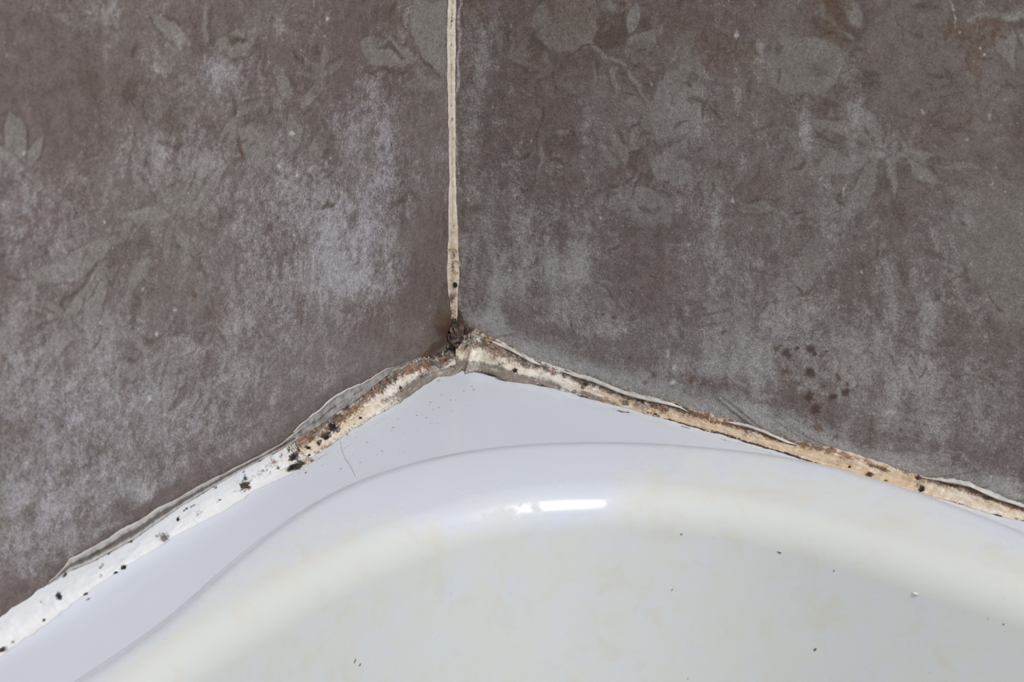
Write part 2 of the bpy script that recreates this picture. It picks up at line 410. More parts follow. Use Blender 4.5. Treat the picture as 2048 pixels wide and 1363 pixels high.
# ---- left wall
U, V = wall_coords(0.31)
P = Paint(U, V, on_left, 11); c = P.ch
c['pat'][:] = sstep(0.36, 0.62, fbm(U*44, V*44, 3, 5, 0.62))*0.36
P.cloud(90, 180, 120, 170, 'pat', -0.65); P.cloud(700, 60, 100, 110, 'pat', -0.6); P.cloud(660, 230, 40, 70, 'pat', -0.5)
P.cloud(770, 175, 70, 40, 'pat', -0.6); P.cloud(880, 560, 30, 120, 'pat', -0.5); P.cloud(770, 600, 60, 60, 'pat', -0.3)
c['pat'][:] = np.clip(c['pat'], 0, 1)
c['film'][:] = 0.42*fbm(U*26+.4*fbm(U*40, V*40, 6, 3), V*26, 5, 5, .6) + 0.42*fbm(U*90, V*36, 8, 5, .62) - 0.17
for x, y, rx, ry, v in [(690, 500, 130, 120, .42), (720, 580, 90, 60, .25), (560, 600, 150, 90, .25), (770, 330, 60, 110, .25), (690, 250, 40, 80, .2),  # first film clouds also pale the wall for the painted sheen
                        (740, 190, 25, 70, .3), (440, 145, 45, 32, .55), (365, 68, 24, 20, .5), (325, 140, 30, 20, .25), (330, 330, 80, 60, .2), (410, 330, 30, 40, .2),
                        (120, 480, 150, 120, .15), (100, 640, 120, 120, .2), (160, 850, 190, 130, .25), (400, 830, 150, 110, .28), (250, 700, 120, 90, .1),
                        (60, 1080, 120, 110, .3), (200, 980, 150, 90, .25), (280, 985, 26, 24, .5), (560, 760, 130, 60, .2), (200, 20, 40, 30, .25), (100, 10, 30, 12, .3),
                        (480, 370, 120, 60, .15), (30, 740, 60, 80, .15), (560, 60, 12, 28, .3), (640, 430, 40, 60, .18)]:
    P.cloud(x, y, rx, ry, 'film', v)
for x, y, rx, ry, v in [(60, 150, 130, 140, -.35), (700, 80, 70, 130, -.2), (180, 170, 60, 70, -.2), (850, 520, 40, 130, -.35), (850, 700, 70, 40, -.3), (770, 620, 60, 40, -.2), (300, 600, 60, 70, -.1)]:
    P.cloud(x, y, rx, ry, 'film', v)
c['tint'][:] = 0.25*fbm(U*18, V*18, 9, 3)
for x, y, rx, ry, v in [(700, 470, 140, 140, .8), (760, 320, 70, 120, .6), (440, 145, 60, 50, .6), (120, 850, 200, 150, .6), (60, 450, 130, 70, .4), (80, 1060, 150, 120, .4), (400, 850, 160, 100, .35), (730, 220, 40, 90, .6)]:  # first tint clouds paint a bluish reflected sheen over the film
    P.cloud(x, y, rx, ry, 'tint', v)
g = 0.85
P.leaf(28, 335, 18, 218, 46, 4, v=g, edge=.75, vein=.5); P.leaf(57, 335, 88, 278, 26, -3, v=g, edge=.7); P.leaf(40, 345, -10, 300, 28, 0, v=g, edge=.5)
P.stroke([(10, 320), (45, 342), (80, 375), (120, 405), (165, 428)], 7, 10, 'pat', g, mode='set'); P.stroke([(-5, 375), (25, 350), (60, 345)], 8, 6, 'line', .4)
P.stroke([(0, 385), (30, 370), (60, 366)], 5, 4, 'line', .4)
P.leaf(380, 92, 306, 22, 36, -6, v=g, edge=.6); P.leaf(358, 48, 332, 28, 9, 0, 'line', .8)
P.leaf(432, 98, 528, 48, 46, 4, v=g, edge=.35); P.stroke([(455, 86), (472, 72), (492, 70)], 4, 10, 'line', .9); P.stroke([(480, 108), (500, 106), (512, 102)], 8, 3, 'line', .8)
P.leaf(410, 95, 410, 5, 14, 3, 'pat', g); P.stroke([(430, 100), (418, 60), (424, 10)], 12, 8, 'line', .6); P.stroke([(395, 60), (380, 30), (388, 8)], 8, 5, 'line', .55)
P.leaf(258, 205, 262, 145, 34, 0, 'line', .6); P.stroke([(262, 180), (270, 205), (280, 225)], 7, 2, 'line', .7)
P.poly([(160, 145), (196, 148), (205, 180), (190, 205), (165, 200), (155, 170)], 'line', .4, .0012)
for x0, y0, x1, y1, w in [(300, 440, 262, 330, 22), (320, 436, 300, 318, 18), (345, 436, 372, 318, 24), (355, 440, 425, 298, 20), (365, 440, 455, 330, 22), (330, 438, 335, 350, 14)]:
    P.leaf(x0, y0, x1, y1, w, 6, v=g, edge=.35)
P.cloud(290, 395, 38, 26, 'line', .55, 'max'); P.cloud(360, 385, 12, 30, 'line', .4, 'max')
P.stroke([(255, 330), (262, 290), (270, 268)], 4, 3, 'line', .6); P.stroke([(290, 330), (300, 290)], 8, 3, 'line', .5)
P.leaf(345, 435, 232, 434, 40, 4, v=g, edge=.4); P.leaf(345, 448, 402, 522, 24, -3, v=g, edge=.45); P.leaf(350, 445, 330, 520, 16, 2, v=g, edge=.3)
P.stroke([(380, 490), (395, 515), (418, 550)], 5, 12, 'line', .6); P.stroke([(365, 455), (430, 520), (445, 570)], 4, 3, 'line', .3)
P.poly([(318, 248), (345, 222), (356, 245), (340, 268), (322, 262)], 'line', .55, .0009); P.leaf(370, 240, 388, 206, 22, 0, 'line', .5)
P.cloud(366, 250, 16, 10, 'line', .5, 'max'); P.stroke([(380, 275), (400, 250), (425, 258), (430, 285), (408, 300), (385, 290)], 6, 5, 'line', .45)
P.stroke([(320, 280), (345, 286), (372, 288)], 10, 6, 'line', .6)
P.stroke([(472, 170), (468, 235), (476, 280), (488, 332)], 7, 5, 'line', .85); P.cloud(481, 300, 4, 24, 'rust', .6, 'max')
P.poly([(484, 232), (520, 222), (528, 240), (505, 250), (484, 252)], 'line', .5, .0008)
P.poly([(480, 262), (505, 250), (534, 258), (546, 300), (540, 338), (495, 335), (485, 300)], 'pat', g); P.leaf(440, 300, 470, 232, 28, 3, v=g, edge=.4)
P.leaf(575, 200, 560, 140, 28, 0, v=g, edge=.4); P.leaf(600, 215, 650, 135, 22, 5, v=g, edge=.4); P.leaf(585, 180, 582, 150, 10, 0, 'line', .6); P.leaf(625, 190, 640, 150, 18, 0, 'line', .5)
P.leaf(590, 300, 575, 225, 30, 3, v=g, edge=.3); P.leaf(625, 330, 640, 250, 26, 4, v=g, edge=.35); P.leaf(660, 330, 640, 230, 30, 0, 'line', .4)
P.leaf(555, 265, 548, 235, 24, 0, 'line', .35); P.leaf(640, 285, 632, 250, 14, 0, 'line', .5)
P.cloud(420, 441, 34, 22, 'line', .35, 'max'); P.poly([(440, 420), (470, 412), (478, 440), (460, 452), (442, 448)], 'line', .4, .001)
P.stroke([(455, 415), (480, 408), (500, 412)], 5, 9, 'line', .5)
# lower-left leaf fan
P.leaf(222, 490, 60, 555, 60, -8, v=g, edge=.45); P.leaf(212, 528, 72, 745, 48, -10, v=g, edge=.5, vein=.35)
P.leaf(205, 540, 180, 690, 30, 8, v=g, edge=.45); P.leaf(300, 512, 252, 566, 30, -4, v=g, edge=.35)
P.stroke([(196, 528), (160, 575), (128, 600), (104, 640)], 6, 12, 'line', .75); P.stroke([(200, 560), (160, 625), (150, 650)], 4, 6, 'line', .6)
P.stroke([(206, 548), (214, 572), (220, 580)], 6, 4, 'line', .8); P.poly([(218, 515), (240, 490), (300, 472), (306, 490), (262, 528), (222, 532)], 'line', .5, .001)
P.stroke([(190, 690), (182, 705), (205, 660)], 4, 4, 'line', .7); P.stroke([(225, 478), (170, 500), (118, 522)], 3, 2, 'pat', 1, mode='set')
P.stroke([(105, 520), (95, 505), (80, 490)], 12, 4, 'line', .5); P.stroke([(280, 580), (265, 620), (263, 662)], 15, 18, 'line', .65)
P.stroke([(280, 672), (300, 688), (328, 668)], 10, 12, 'line', .6); P.cloud(250, 692, 22, 16, 'line', .55, 'max')
P.stroke([(215, 680), (255, 672), (285, 700), (300, 745), (308, 800)], 13, 12, 'pat', 1, mode='set', bulge=False); P.leaf(228, 720, 292, 748, 34, 8, v=.8, edge=.45)
P.stroke([(250, 718), (262, 722), (256, 728)], 8, 4, 'line', .8); P.leaf(345, 715, 335, 835, 24, 0, v=g, edge=.35); P.stroke([(310, 735), (314, 770)], 4, 3, 'line', .6)
P.stroke([(375, 760), (360, 800), (338, 830)], 16, 14, 'line', .55); P.stroke([(270, 850), (274, 880), (280, 895)], 6, 4, 'line', .5)
P.poly([(268, 895), (320, 895), (328, 915), (300, 925), (275, 915)], 'line', .3, .0015); P.stroke([(355, 930), (360, 950), (352, 965)], 18, 14, 'line', .4)
for q in [(600, 380, -1.4, 5, 75, 1), (560, 690, 2.6, 4, 80, 2), (130, 620, 2.3, 4, 90, 3), (430, 640, 1.8, 4, 80, 4), (480, 200, -1.2, 5, 70, 5), (640, 150, -1.8, 4, 60, 6), (160, 60, -1.3, 5, 70, 7), (90, 880, 1.9, 4, 90, 8), (420, 780, .8, 4, 70, 9), (820, 300, 1.6, 3, 60, 10), (560, 40, -1, 4, 60, 11), (230, 310, -2.0, 4, 60, 12)]:
    sprig(P, *q, v=.62)
scribble(P, 240, 60, 680, 420, 60, 501, .08); scribble(P, 0, 420, 420, 760, 20, 502, .1)
# by the corner
P.poly([(828, 0), (893, 0), (893, 142), (862, 128), (835, 100), (818, 55)], 'pat', .9); P.leaf(715, 85, 840, 120, 52, 4, v=g, edge=.3)
P.stroke([(762, 86), (785, 96), (810, 116)], 10, 12, 'line', .85); P.stroke([(725, 145), (775, 140), (832, 146)], 14, 8, 'line', .7); P.poly([(745, 12), (790, 5), (798, 45), (765, 55), (748, 40)], 'line', .45, .0015)
P.stroke([(775, 0), (800, 45), (822, 80)], 4, 3, 'line', .7); P.stroke([(833, 103), (855, 128), (882, 146)], 4, 10, 'line', .85); P.cloud(775, 38, 26, 24, 'rust', .3, 'max')
P.leaf(812, 170, 888, 160, 30, 3, v=.8); P.poly([(770, 165), (840, 160), (870, 185), (800, 210), (770, 195)], 'line', .3, .0018)
P.stroke([(774, 428), (782, 408), (806, 398), (824, 388), (838, 402), (848, 404)], 12, 8, 'line', .6); P.cloud(820, 405, 7, 22, 'white', .45, 'max'); P.stroke([(817, 398), (820, 408)], 6, 5, 'line', .8)
P.stroke([(800, 420), (812, 440), (815, 455)], 6, 4, 'line', .4); P.stroke([(836, 420), (846, 440)], 5, 4, 'line', .4)
for (x, y, a, b, r, v) in [(703, 441, 11, 17, 'line', .8), (700, 458, 8, 9, 'dark', .45), (750, 388, 6, 9, 'dark', .5), (736, 390, 4, 5, 'dark', .3), (629, 492, 9, 8, 'dark', .32), (574, 561, 8, 8, 'dark', .36), (388, 590, 7, 8, 'rust', .9), (432, 584, 5, 7, 'line', .5),
                           (674, 598, 6, 10, 'rust', .4), (128, 855, 4, 4, 'dark', .8), (482, 336, 4, 5, 'dark', .5), (677, 385, 3, 6, 'dark', .5), (783, 287, 3, 6, 'dark', .8), (774, 272, 8, 3, 'dark', .4),
                           (605, 645, 5, 14, 'rust', .5), (640, 530, 4, 12, 'line', .4), (500, 415, 5, 5, 'line', .4), (810, 405, 3, 7, 'line', .5), (725, 420, 4, 10, 'line', .35), (863, 430, 4, 9, 'line', .4),
                           (240, 1020, 14, 34, 'line', .75), (160, 1045, 13, 10, 'line', .4), (40, 1105, 12, 8, 'line', .35), (60, 880, 5, 5, 'line', .3), (700, 615, 22, 14, 'line', .35), (715, 450, 4, 30, 'line', .2)]:
    P.cloud(x, y, a, b, r, v, 'max', rot=(0.6 if (x, y) == (240, 1020) else 0), sharp=1.8)
P.stroke([(703, 425), (714, 432), (715, 448), (706, 458), (694, 452), (692, 436), (702, 426)], 3, 3, 'dark', .6, bulge=False)
P.stroke([(681, 325), (700, 312), (716, 305), (726, 295)], 2, 3, 'dark', .7); P.stroke([(500, 190), (520, 170), (548, 148)], 2, 2, 'white', .4)
P.stroke([(612, 396), (620, 399), (632, 400)], 5, 3, 'dark', .7)
for x, y, a in [(363, 96, 4), (45, 310, 8), (188, 267, 4), (540, 125, 5), (605, 98, 4), (655, 325, 8), (660, 310, 4), (346, 624, 7), (313, 669, 6), (300, 797, 9), (232, 790, 8), (198, 640, 8), (583, 272, 8), (135, 210, 4), (170, 290, 4),
                (330, 465, 4), (128, 501, 4), (592, 469, 4), (655, 35, 7), (653, 75, 4), (285, 570, 6), (388, 813, 3), (10, 110, 4), (240, 875, 3), (465, 772, 3), (210, 445, 6), (595, 350, 7), (560, 330, 10)]:
    P.cloud(x, y, a*.8, a, 'white', .7, 'max', sharp=1.2)
P.stroke([(380, 762), (394, 758), (403, 750)], 2, 2, 'white', .5)
c['film'] *= .45+.95*fbm(U*130, V*105, 401, 5, .66)
# film stops short of the sealant: brown strip along the bottom, torn film by the corner
zz = V - 0.008
nb = (fbm(U*160, V*160, 61, 4)-0.5)*0.006
lo = 1-sstep(0.005, 0.0105, zz + nb + 0.003*np.sin(U*60))
near = sstep(0.035, 0.07, U)*(1-sstep(0.26, 0.31, U))
c['film'] -= lo*near*0.9; c['pat'] *= 1-lo*near*0.9
P.cloud(868, 660, 40, 60, 'line', .2, 'max')
P.poly([(886, 565), (897, 560), (900, 640), (880, 660), (876, 620)], 'line', .55, .0004); P.poly([(884, 430), (896, 420), (894, 475), (886, 470)], 'line', .6, .0004)
P.cloud(905, 610, 12, 60, 'line', .5, 'max'); P.poly([(834, 690), (850, 650), (884, 628), (890, 660), (860, 690), (840, 700)], 'line', .3, .0004)
P.stroke([(884, 560), (876, 600), (882, 640)], 3, 2, 'dark', .4); P.stroke([(835, 696), (840, 675), (880, 640)], 3, 2, 'dark', .35)
P.cloud(896, 668, 24, 26, 'dark', .95, 'max'); P.cloud(880, 690, 24, 12, 'dark', .7, 'max', rot=-.6); P.cloud(860, 702, 26, 9, 'rust', .95, 'max', rot=-.6)
P.cloud(890, 655, 26, 34, 'rust', .95, 'max'); P.cloud(874, 694, 30, 13, 'dark', .95, 'max', rot=-.6); P.cloud(845, 712, 30, 8, 'rust', 1, 'max', rot=-.6)
for x, y in [(300, 1010), (265, 1022), (255, 1050), (230, 1070), (205, 1040), (190, 1085), (120, 1110), (100, 1130), (70, 1160), (40, 1180), (20, 1200), (330, 990), (420, 900), (460, 850), (500, 830), (530, 815), (60, 1100), (350, 970)]:
    P.cloud(x, y, 14, 9, 'line', .45, 'max', rot=-.5)
for k in range(90):
    rs = np.random.RandomState(900+k); x = rs.uniform(0, 880); yb = 705+(880-x)*.6-rs.exponential(28)-10
    P.cloud(x, yb, rs.uniform(2, 6), rs.uniform(2, 5), 'line', rs.uniform(.3, .7), 'max')
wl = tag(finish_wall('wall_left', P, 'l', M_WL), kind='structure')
tag(wl, 'left wall, worn taupe floral print with a lavender-grey chalky film and a painted bluish sheen', 'wall')

# ---- right wall
U, V = wall_coords(0.285)
P = Paint(U, V, on_right, 21); c = P.ch
c['pat'][:] = sstep(0.46, 0.70, fbm(U*48, V*40, 33, 5, 0.62))*0.36
c['film'][:] = 0.36*fbm(U*26, V*20, 35, 5, .6) + 0.52*fbm(U*130, V*30, 38, 5, .6) - 0.22
c['film'] += 0.22*(1-sstep(0.02, 0.12, V)) - 0.10*sstep(0.10, 0.2, V)
for x, y, rx, ry, v in [(1150, 520, 45, 45, .45), (1090, 580, 60, 80, .2), (1050, 450, 30, 110, .22), (945, 300, 25, 250, .28), (960, 120, 35, 140, .22), (970, 640, 40, 26, .7), (985, 560, 20, 60, .25),
                        (1440, 740, 55, 45, .25), (1560, 650, 60, 40, .4), (1620, 620, 60, 30, .3), (1500, 720, 60, 50, .25), (1700, 720, 90, 60, .2), (1610, 250, 16, 80, .5), (1690, 130, 20, 30, .45), (1705, 190, 30, 60, .4),
                        (1520, 110, 16, 40, .4), (1480, 170, 9, 80, .4), (1740, 240, 40, 30, .35), (1780, 620, 18, 60, .45), (1850, 680, 16, 60, .35), (1870, 620, 14, 30, .3), (1830, 760, 60, 40, .25), (1940, 700, 12, 60, .25),
                        (1240, 640, 50, 40, .25), (1200, 660, 40, 30, .25), (1330, 660, 60, 30, .15), (1640, 420, 30, 60, .2), (1600, 430, 60, 40, .22), (1370, 220, 50, 50, .2), (1400, 240, 14, 60, .3), (1480, 330, 8, 40, .3), (1430, 420, 9, 40, .25),
                        (1160, 140, 14, 70, .2), (1110, 350, 25, 40, .2), (1780, 300, 60, 30, .3), (1890, 500, 40, 80, .12), (1320, 120, 50, 60, .12), (1900, 850, 120, 60, .15), (1170, 300, 10, 90, .25), (1030, 350, 12, 80, .2)]:
    P.cloud(x, y, rx, ry, 'film', v)
for x, y, rx, ry, v in [(1290, 600, 90, 90, -.28), (1100, 120, 90, 110, -.15), (1840, 140, 110, 100, -.25), (2010, 300, 70, 100, -.25), (1800, 430, 80, 60, -.15), (1080, 600, 20, 60, -.2), (1320, 470, 90, 40, -.2), (1580, 60, 60, 60, -.15), (1980, 560, 90, 130, -.1), (1900, 320, 60, 40, -.1)]:
    P.cloud(x, y, rx, ry, 'film', v)
c['tint'][:] = fbm(U*30, V*30, 39, 3)*.8
g = .85
P.poly([(1066, 22), (1098, -5), (1188, -5), (1196, 55), (1192, 94), (1150, 100), (1120, 108), (1095, 92), (1070, 70), (1062, 45)], 'pat', g)
P.leaf(1120, 60, 1062, 30, 44, 4, v=g, edge=.3); P.stroke([(1075, 0), (1100, 6), (1103, 22)], 26, 10, 'line', .45)
P.poly([(1060, 60), (1085, 48), (1080, 70), (1098, 105), (1070, 120), (1050, 100)], 'line', .55, .0014); P.cloud(1072, 88, 22, 28, 'rust', .35, 'max')
P.stroke([(1085, 55), (1120, 55), (1150, 52)], 4, 3, 'rust', .5); P.stroke([(1060, 78), (1050, 92), (1056, 110)], 8, 4, 'pat', 1, mode='set')
P.poly([(1196, 20), (1215, 25), (1255, 22), (1265, 60), (1250, 95), (1215, 110), (1195, 80)], 'line', .75, .001); P.cloud(1235, 65, 30, 35, 'rust', .35, 'max')
P.leaf(1240, 65, 1205, 20, 14, 0, v=1); P.leaf(1245, 60, 1222, -5, 18, -3, v=1); P.leaf(1262, 70, 1275, -5, 24, 3, v=1, edge=.4); P.leaf(1230, 45, 1196, 65, 10, 0, v=1)
P.cloud(1298, 45, 8, 20, 'line', .9, 'max'); P.cloud(1248, 2, 16, 6, 'rust', .8, 'max'); P.cloud(1290, 4, 14, 5, 'rust', .6, 'max')
P.stroke([(1148, 106), (1170, 94), (1196, 92)], 5, 8, 'rust', .85); P.stroke([(1140, 112), (1120, 118)], 4, 3, 'rust', .5)
P.leaf(1262, 128, 1322, 52, 48, -5, v=g, edge=.35); P.stroke([(1196, 95), (1215, 120), (1258, 138), (1268, 165), (1282, 200), (1302, 225)], 9, 9, 'pat', 1, mode='set', bulge=False)
P.stroke([(1232, 140), (1228, 165), (1235, 192)], 13, 12, 'pat', 1, mode='set', bulge=False); P.stroke([(1218, 135), (1218, 165), (1226, 190)], 4, 3, 'line', .65); P.stroke([(1252, 150), (1262, 180), (1285, 210)], 4, 4, 'line', .6)
P.poly([(1372, 100), (1345, 138), (1330, 150), (1326, 162), (1312, 172), (1296, 210), (1302, 255), (1318, 285), (1360, 292), (1400, 270), (1410, 210), (1402, 150), (1404, 112), (1388, 98)], 'pat', .9)
P.stroke([(1366, 135), (1358, 180), (1336, 225)], 4, 3, 'line', .5); P.stroke([(1372, 140), (1390, 152), (1402, 150)], 22, 14, 'line', .45); P.stroke([(1375, 205), (1395, 200), (1404, 206)], 12, 12, 'line', .75)
P.stroke([(1412, 200), (1428, 205), (1425, 225)], 12, 10, 'line', .55); P.cloud(1345, 128, 10, 14, 'rust', .4, 'max')
P.poly([(1240, 265), (1262, 300), (1285, 285), (1288, 320), (1262, 336), (1242, 315), (1235, 280)], 'line', .6, .0008); P.leaf(1255, 325, 1215, 265, 22, 4, v=g, edge=.4); P.leaf(1290, 300, 1268, 262, 12, 3, v=g, edge=.5); P.leaf(1235, 330, 1205, 290, 16, -3, v=g)
P.poly([(1196, 200), (1230, 192), (1296, 210), (1304, 255), (1270, 268), (1210, 262), (1198, 235)], 'pat', .5, .0015); P.cloud(1250, 230, 24, 26, 'rust', .3, 'max'); P.cloud(1215, 225, 14, 14, 'line', .45, 'max')
P.poly([(1304, 330), (1318, 312), (1360, 310), (1382, 330), (1378, 365), (1350, 368), (1312, 358)], 'pat', .85); P.poly([(1300, 340), (1312, 356), (1302, 385), (1292, 362)], 'line', .8, .0005)
P.cloud(1345, 282, 26, 8, 'line', .6, 'max', rot=-.3); P.cloud(1360, 312, 12, 7, 'line', .5, 'max'); P.leaf(1318, 330, 1375, 290, 26, -4, v=g)
P.leaf(1338, 425, 1206, 400, 70, 6, v=.75, edge=.3); P.leaf(1300, 400, 1225, 372, 24, 3, v=.8); P.stroke([(1240, 428), (1252, 416), (1268, 414)], 6, 3, 'line', .7)
P.stroke([(1228, 445), (1270, 455), (1310, 450), (1312, 470)], 10, 10, 'line', .35); P.leaf(1332, 398, 1334, 455, 28, 3, v=.7)
P.stroke([(1076, 205), (1080, 225), (1080, 246)], 9, 10, 'rust', .9); P.cloud(1118, 222, 12, 10, 'rust', .45, 'max'); P.cloud(1010, 205, 8, 18, 'line', .5, 'max'); P.stroke([(1040, 175), (1080, 180), (1110, 215)], 3, 3, 'rust', .5)
P.cloud(1130, 288, 22, 20, 'line', .55, 'max'); P.cloud(1128, 290, 18, 18, 'rust', .4, 'max'); P.cloud(1098, 298, 8, 5, 'rust', .8, 'max'); P.stroke([(1092, 316), (1118, 322), (1138, 336)], 13, 8, 'line', .75)
P.stroke([(1080, 290), (1076, 318), (1070, 345)], 10, 8, 'pat', 1, mode='set'); P.stroke([(1080, 345), (1115, 362), (1145, 372)], 6, 4, 'line', .5); P.leaf(1110, 262, 1140, 258, 12, 0, v=g, edge=.3)
P.stroke([(1064, 335), (1066, 370), (1060, 400)], 8, 6, 'line', .4)
for q in [(1420, 330, 1.2, 5, 80, 21), (1470, 130, -1.4, 4, 70, 22), (1020, 120, -.8, 5, 70, 23), (1120, 420, 2.0, 4, 60, 24), (1560, 420, 2.2, 5, 90, 25), (1660, 640, 1.6, 4, 90, 26), (1960, 760, 1.9, 4, 90, 27), (1180, 560, 1.2, 4, 70, 28), (1420, 520, .6, 4, 70, 29), (1980, 210, -.4, 4, 70, 30), (1560, 250, 1.5, 5, 70, 31), (1290, 130, -1.2, 5, 60, 32), (1265, 300, -1.8, 5, 55, 33), (1100, 150, -2.2, 4, 50, 34), (1850, 620, 2.0, 4, 80, 35)]:
    sprig(P, *q, v=.55)
scribble(P, 1000, 0, 1460, 460, 85, 504, .3); scribble(P, 1490, 60, 2040, 440, 60, 505, .15); scribble(P, 1240, 440, 2040, 640, 22, 506, .2)
# right flower
P.poly([(1728, 72), (1750, 30), (1800, 22), (1880, 26), (1935, 40), (1946, 100), (1930, 150), (1915, 210), (1860, 235), (1795, 250), (1765, 200), (1756, 140), (1736, 110)], 'pat', .22, .0006)
P.poly([(1728, 72), (1750, 30), (1800, 22), (1880, 26), (1935, 40), (1946, 100), (1930, 150), (1915, 210), (1860, 235), (1795, 250), (1765, 200), (1756, 140), (1736, 110)], 'film', .05, .0012)
P.stroke([(1640, -5), (1652, 35), (1680, 62), (1702, 88)], 8, 9, 'pat', 1, mode='set', bulge=False); P.stroke([(1628, 20), (1640, 50), (1662, 72)], 7, 5, 'line', .6); P.leaf(1716, 58, 1692, -20, 34, 0, v=g, edge=.4)
P.stroke([(1722, 70), (1735, 40), (1758, 26)], 7, 5, 'rust', .5); P.stroke([(1660, 15), (1680, 55), (1712, 78)], 14, 14, 'line', .6); P.stroke([(1820, 14), (1850, 14), (1885, 20)], 8, 8, 'line', .7)
P.poly([(1535, 110), (1552, 80), (1590, 68), (1640, 72), (1675, 90), (1692, 125), (1688, 160), (1655, 190), (1600, 195), (1545, 180)], 'pat', .8, .0008)
P.stroke([(1548, 78), (1590, 66), (1640, 70), (1665, 82)], 4, 4, 'rust', .55); P.leaf(1560, 108, 1556, 80, 16, 0, 'line', .7); P.stroke([(1558, 104), (1570, 107), (1582, 105)], 4, 2, 'line', .7); P.cloud(1640, 140, 20, 14, 'line', .6, 'max'); P.stroke([(1540, 140), (1570, 130), (1610, 130)], 5, 5, 'rust', .4)
P.stroke([(1690, 150), (1672, 175), (1640, 192)], 6, 5, 'line', .6); P.cloud(1552, 188, 12, 7, 'line', .8, 'max', rot=.4); P.cloud(1610, 196, 12, 9, 'line', .85, 'max', rot=-.4); P.cloud(1606, 212, 6, 5, 'rust', .5, 'max')
P.cloud(1742, 164, 20, 19, 'line', .75, 'max', sharp=2); P.stroke([(1700, 130), (1710, 105), (1730, 100)], 14, 10, 'line', .6); P.stroke([(1738, 125), (1748, 128), (1760, 125)], 5, 3, 'line', .7); P.cloud(1673, 210, 9, 22, 'line', .5, 'max')
P.stroke([(1855, 150), (1880, 152), (1900, 140)], 8, 8, 'line', .8); P.stroke([(1878, 172), (1895, 168), (1908, 156)], 10, 6, 'line', .55); P.stroke([(1870, 195), (1895, 190), (1925, 182)], 10, 4, 'line', .55); P.stroke([(1828, 180), (1826, 200)], 18, 12, 'line', .5)
P.stroke([(1850, 225), (1880, 218), (1905, 222)], 8, 6, 'line', .55); P.stroke([(1810, 225), (1825, 236), (1838, 238)], 6, 8, 'line', .6); P.cloud(1865, 240, 12, 9, 'line', .5, 'max'); P.stroke([(1880, 252), (1920, 258), (1960, 262)], 10, 8, 'line', .55)
for x0, y0, x1, y1, w in [(1770, 300, 1610, 345, 60), (1775, 305, 1690, 460, 46), (1785, 300, 1790, 395, 18), (1790, 300, 1880, 372, 30), (1800, 295, 1960, 340, 26), (1760, 290, 1620, 240, 34), (1775, 280, 1700, 200, 30)]:
    P.leaf(x0, y0, x1, y1, w, 4, v=g, edge=.35)
P.leaf(1772, 312, 1758, 400, 26, 0, 'line', .6); P.leaf(1800, 310, 1822, 352, 16, 0, 'line', .7); P.leaf(1852, 320, 1912, 322, 24, 0, 'line', .65); P.leaf(1855, 325, 1880, 362, 10, 0, 'line', .7); P.leaf(1660, 275, 1700, 318, 24, 0, 'line', .55); P.cloud(1725, 288, 14, 9, 'line', .6, 'max'); P.cloud(1710, 268, 10, 7, 'line', .6, 'max', rot=.6); P.cloud(1772, 255, 10, 10, 'line', .5, 'max')
P.stroke([(1890, 350), (1905, 362), (1935, 380)], 5, 10, 'rust', .4); P.leaf(1770, 400, 1765, 440, 22, 0, 'line', .5); P.leaf(1800, 395, 1815, 450, 22, 0, 'line', .6)
P.leaf(2008, 35, 2030, 145, 36, 4, v=1, edge=.5); P.stroke([(1935, 34), (1985, 26), (2050, 28)], 13, 14, 'pat', 1, mode='set', bulge=False); P.stroke([(2008, 40), (2030, 46), (2050, 42)], 14, 18, 'line', .7); P.stroke([(2030, 70), (2045, 95), (2050, 110)], 10, 8, 'line', .7); P.leaf(2045, 60, 2050, 110, 20, 0, v=.9)
P.cloud(2030, 240, 34, 28, 'line', .45, 'max'); P.cloud(1960, 165, 14, 8, 'rust', .4, 'max'); P.stroke([(1880, 405), (1910, 410), (1935, 408)], 6, 4, 'line', .5)
# long leaf lines, lower right
P.leaf(1690, 448, 1520, 610, 50, -6, v=.6); P.leaf(1650, 520, 1540, 640, 30, 3, v=.7); P.poly([(1900, 400), (2060, 380), (2060, 640), (2010, 660), (1960, 590), (1905, 500), (1890, 440)], 'pat', .6, .004); P.poly([(1420, 590), (1480, 600), (1500, 640), (1490, 700), (1440, 690)], 'pat', .8, .0015)
P.stroke([(1690, 452), (1665, 495), (1630, 530), (1592, 566), (1560, 585)], 4, 6, 'dark', .42); P.stroke([(1762, 480), (1758, 510), (1736, 542)], 7, 7, 'line', .6); P.leaf(1800, 520, 1806, 575, 20, 0, 'line', .6); P.stroke([(1700, 540), (1670, 570), (1645, 592)], 14, 16, 'line', .4)
P.stroke([(1905, 475), (1925, 495), (1950, 510)], 5, 4, 'dark', .5); P.stroke([(1972, 578), (1990, 605), (2006, 622)], 4, 9, 'dark', .6); P.stroke([(2008, 630), (2018, 645), (2018, 662)], 4, 7, 'rust', .8); P.stroke([(2022, 553), (2048, 566)], 5, 6, 'dark', .5)
P.stroke([(1470, 600), (1440, 620), (1390, 635), (1320, 645)], 6, 7, 'line', .55); P.stroke([(1440, 600), (1410, 615), (1380, 625)], 5, 4, 'line', .35); P.stroke([(1450, 640), (1420, 655), (1395, 662)], 5, 7, 'line', .55); P.cloud(1330, 652, 10, 6, 'rust', .6, 'max'); P.cloud(1372, 652, 8, 8, 'line', .6, 'max'); P.cloud(1475, 635, 10, 12, 'line', .5, 'max')
P.stroke([(1500, 590), (1520, 575), (1545, 568)], 7, 10, 'rust', .45); P.stroke([(1500, 615), (1530, 600)], 6, 5, 'line', .5); P.stroke([(1430, 535), (1490, 540), (1540, 545)], 8, 8, 'line', .35); P.stroke([(1235, 430), (1250, 418), (1268, 414)], 4, 4, 'line', .4)
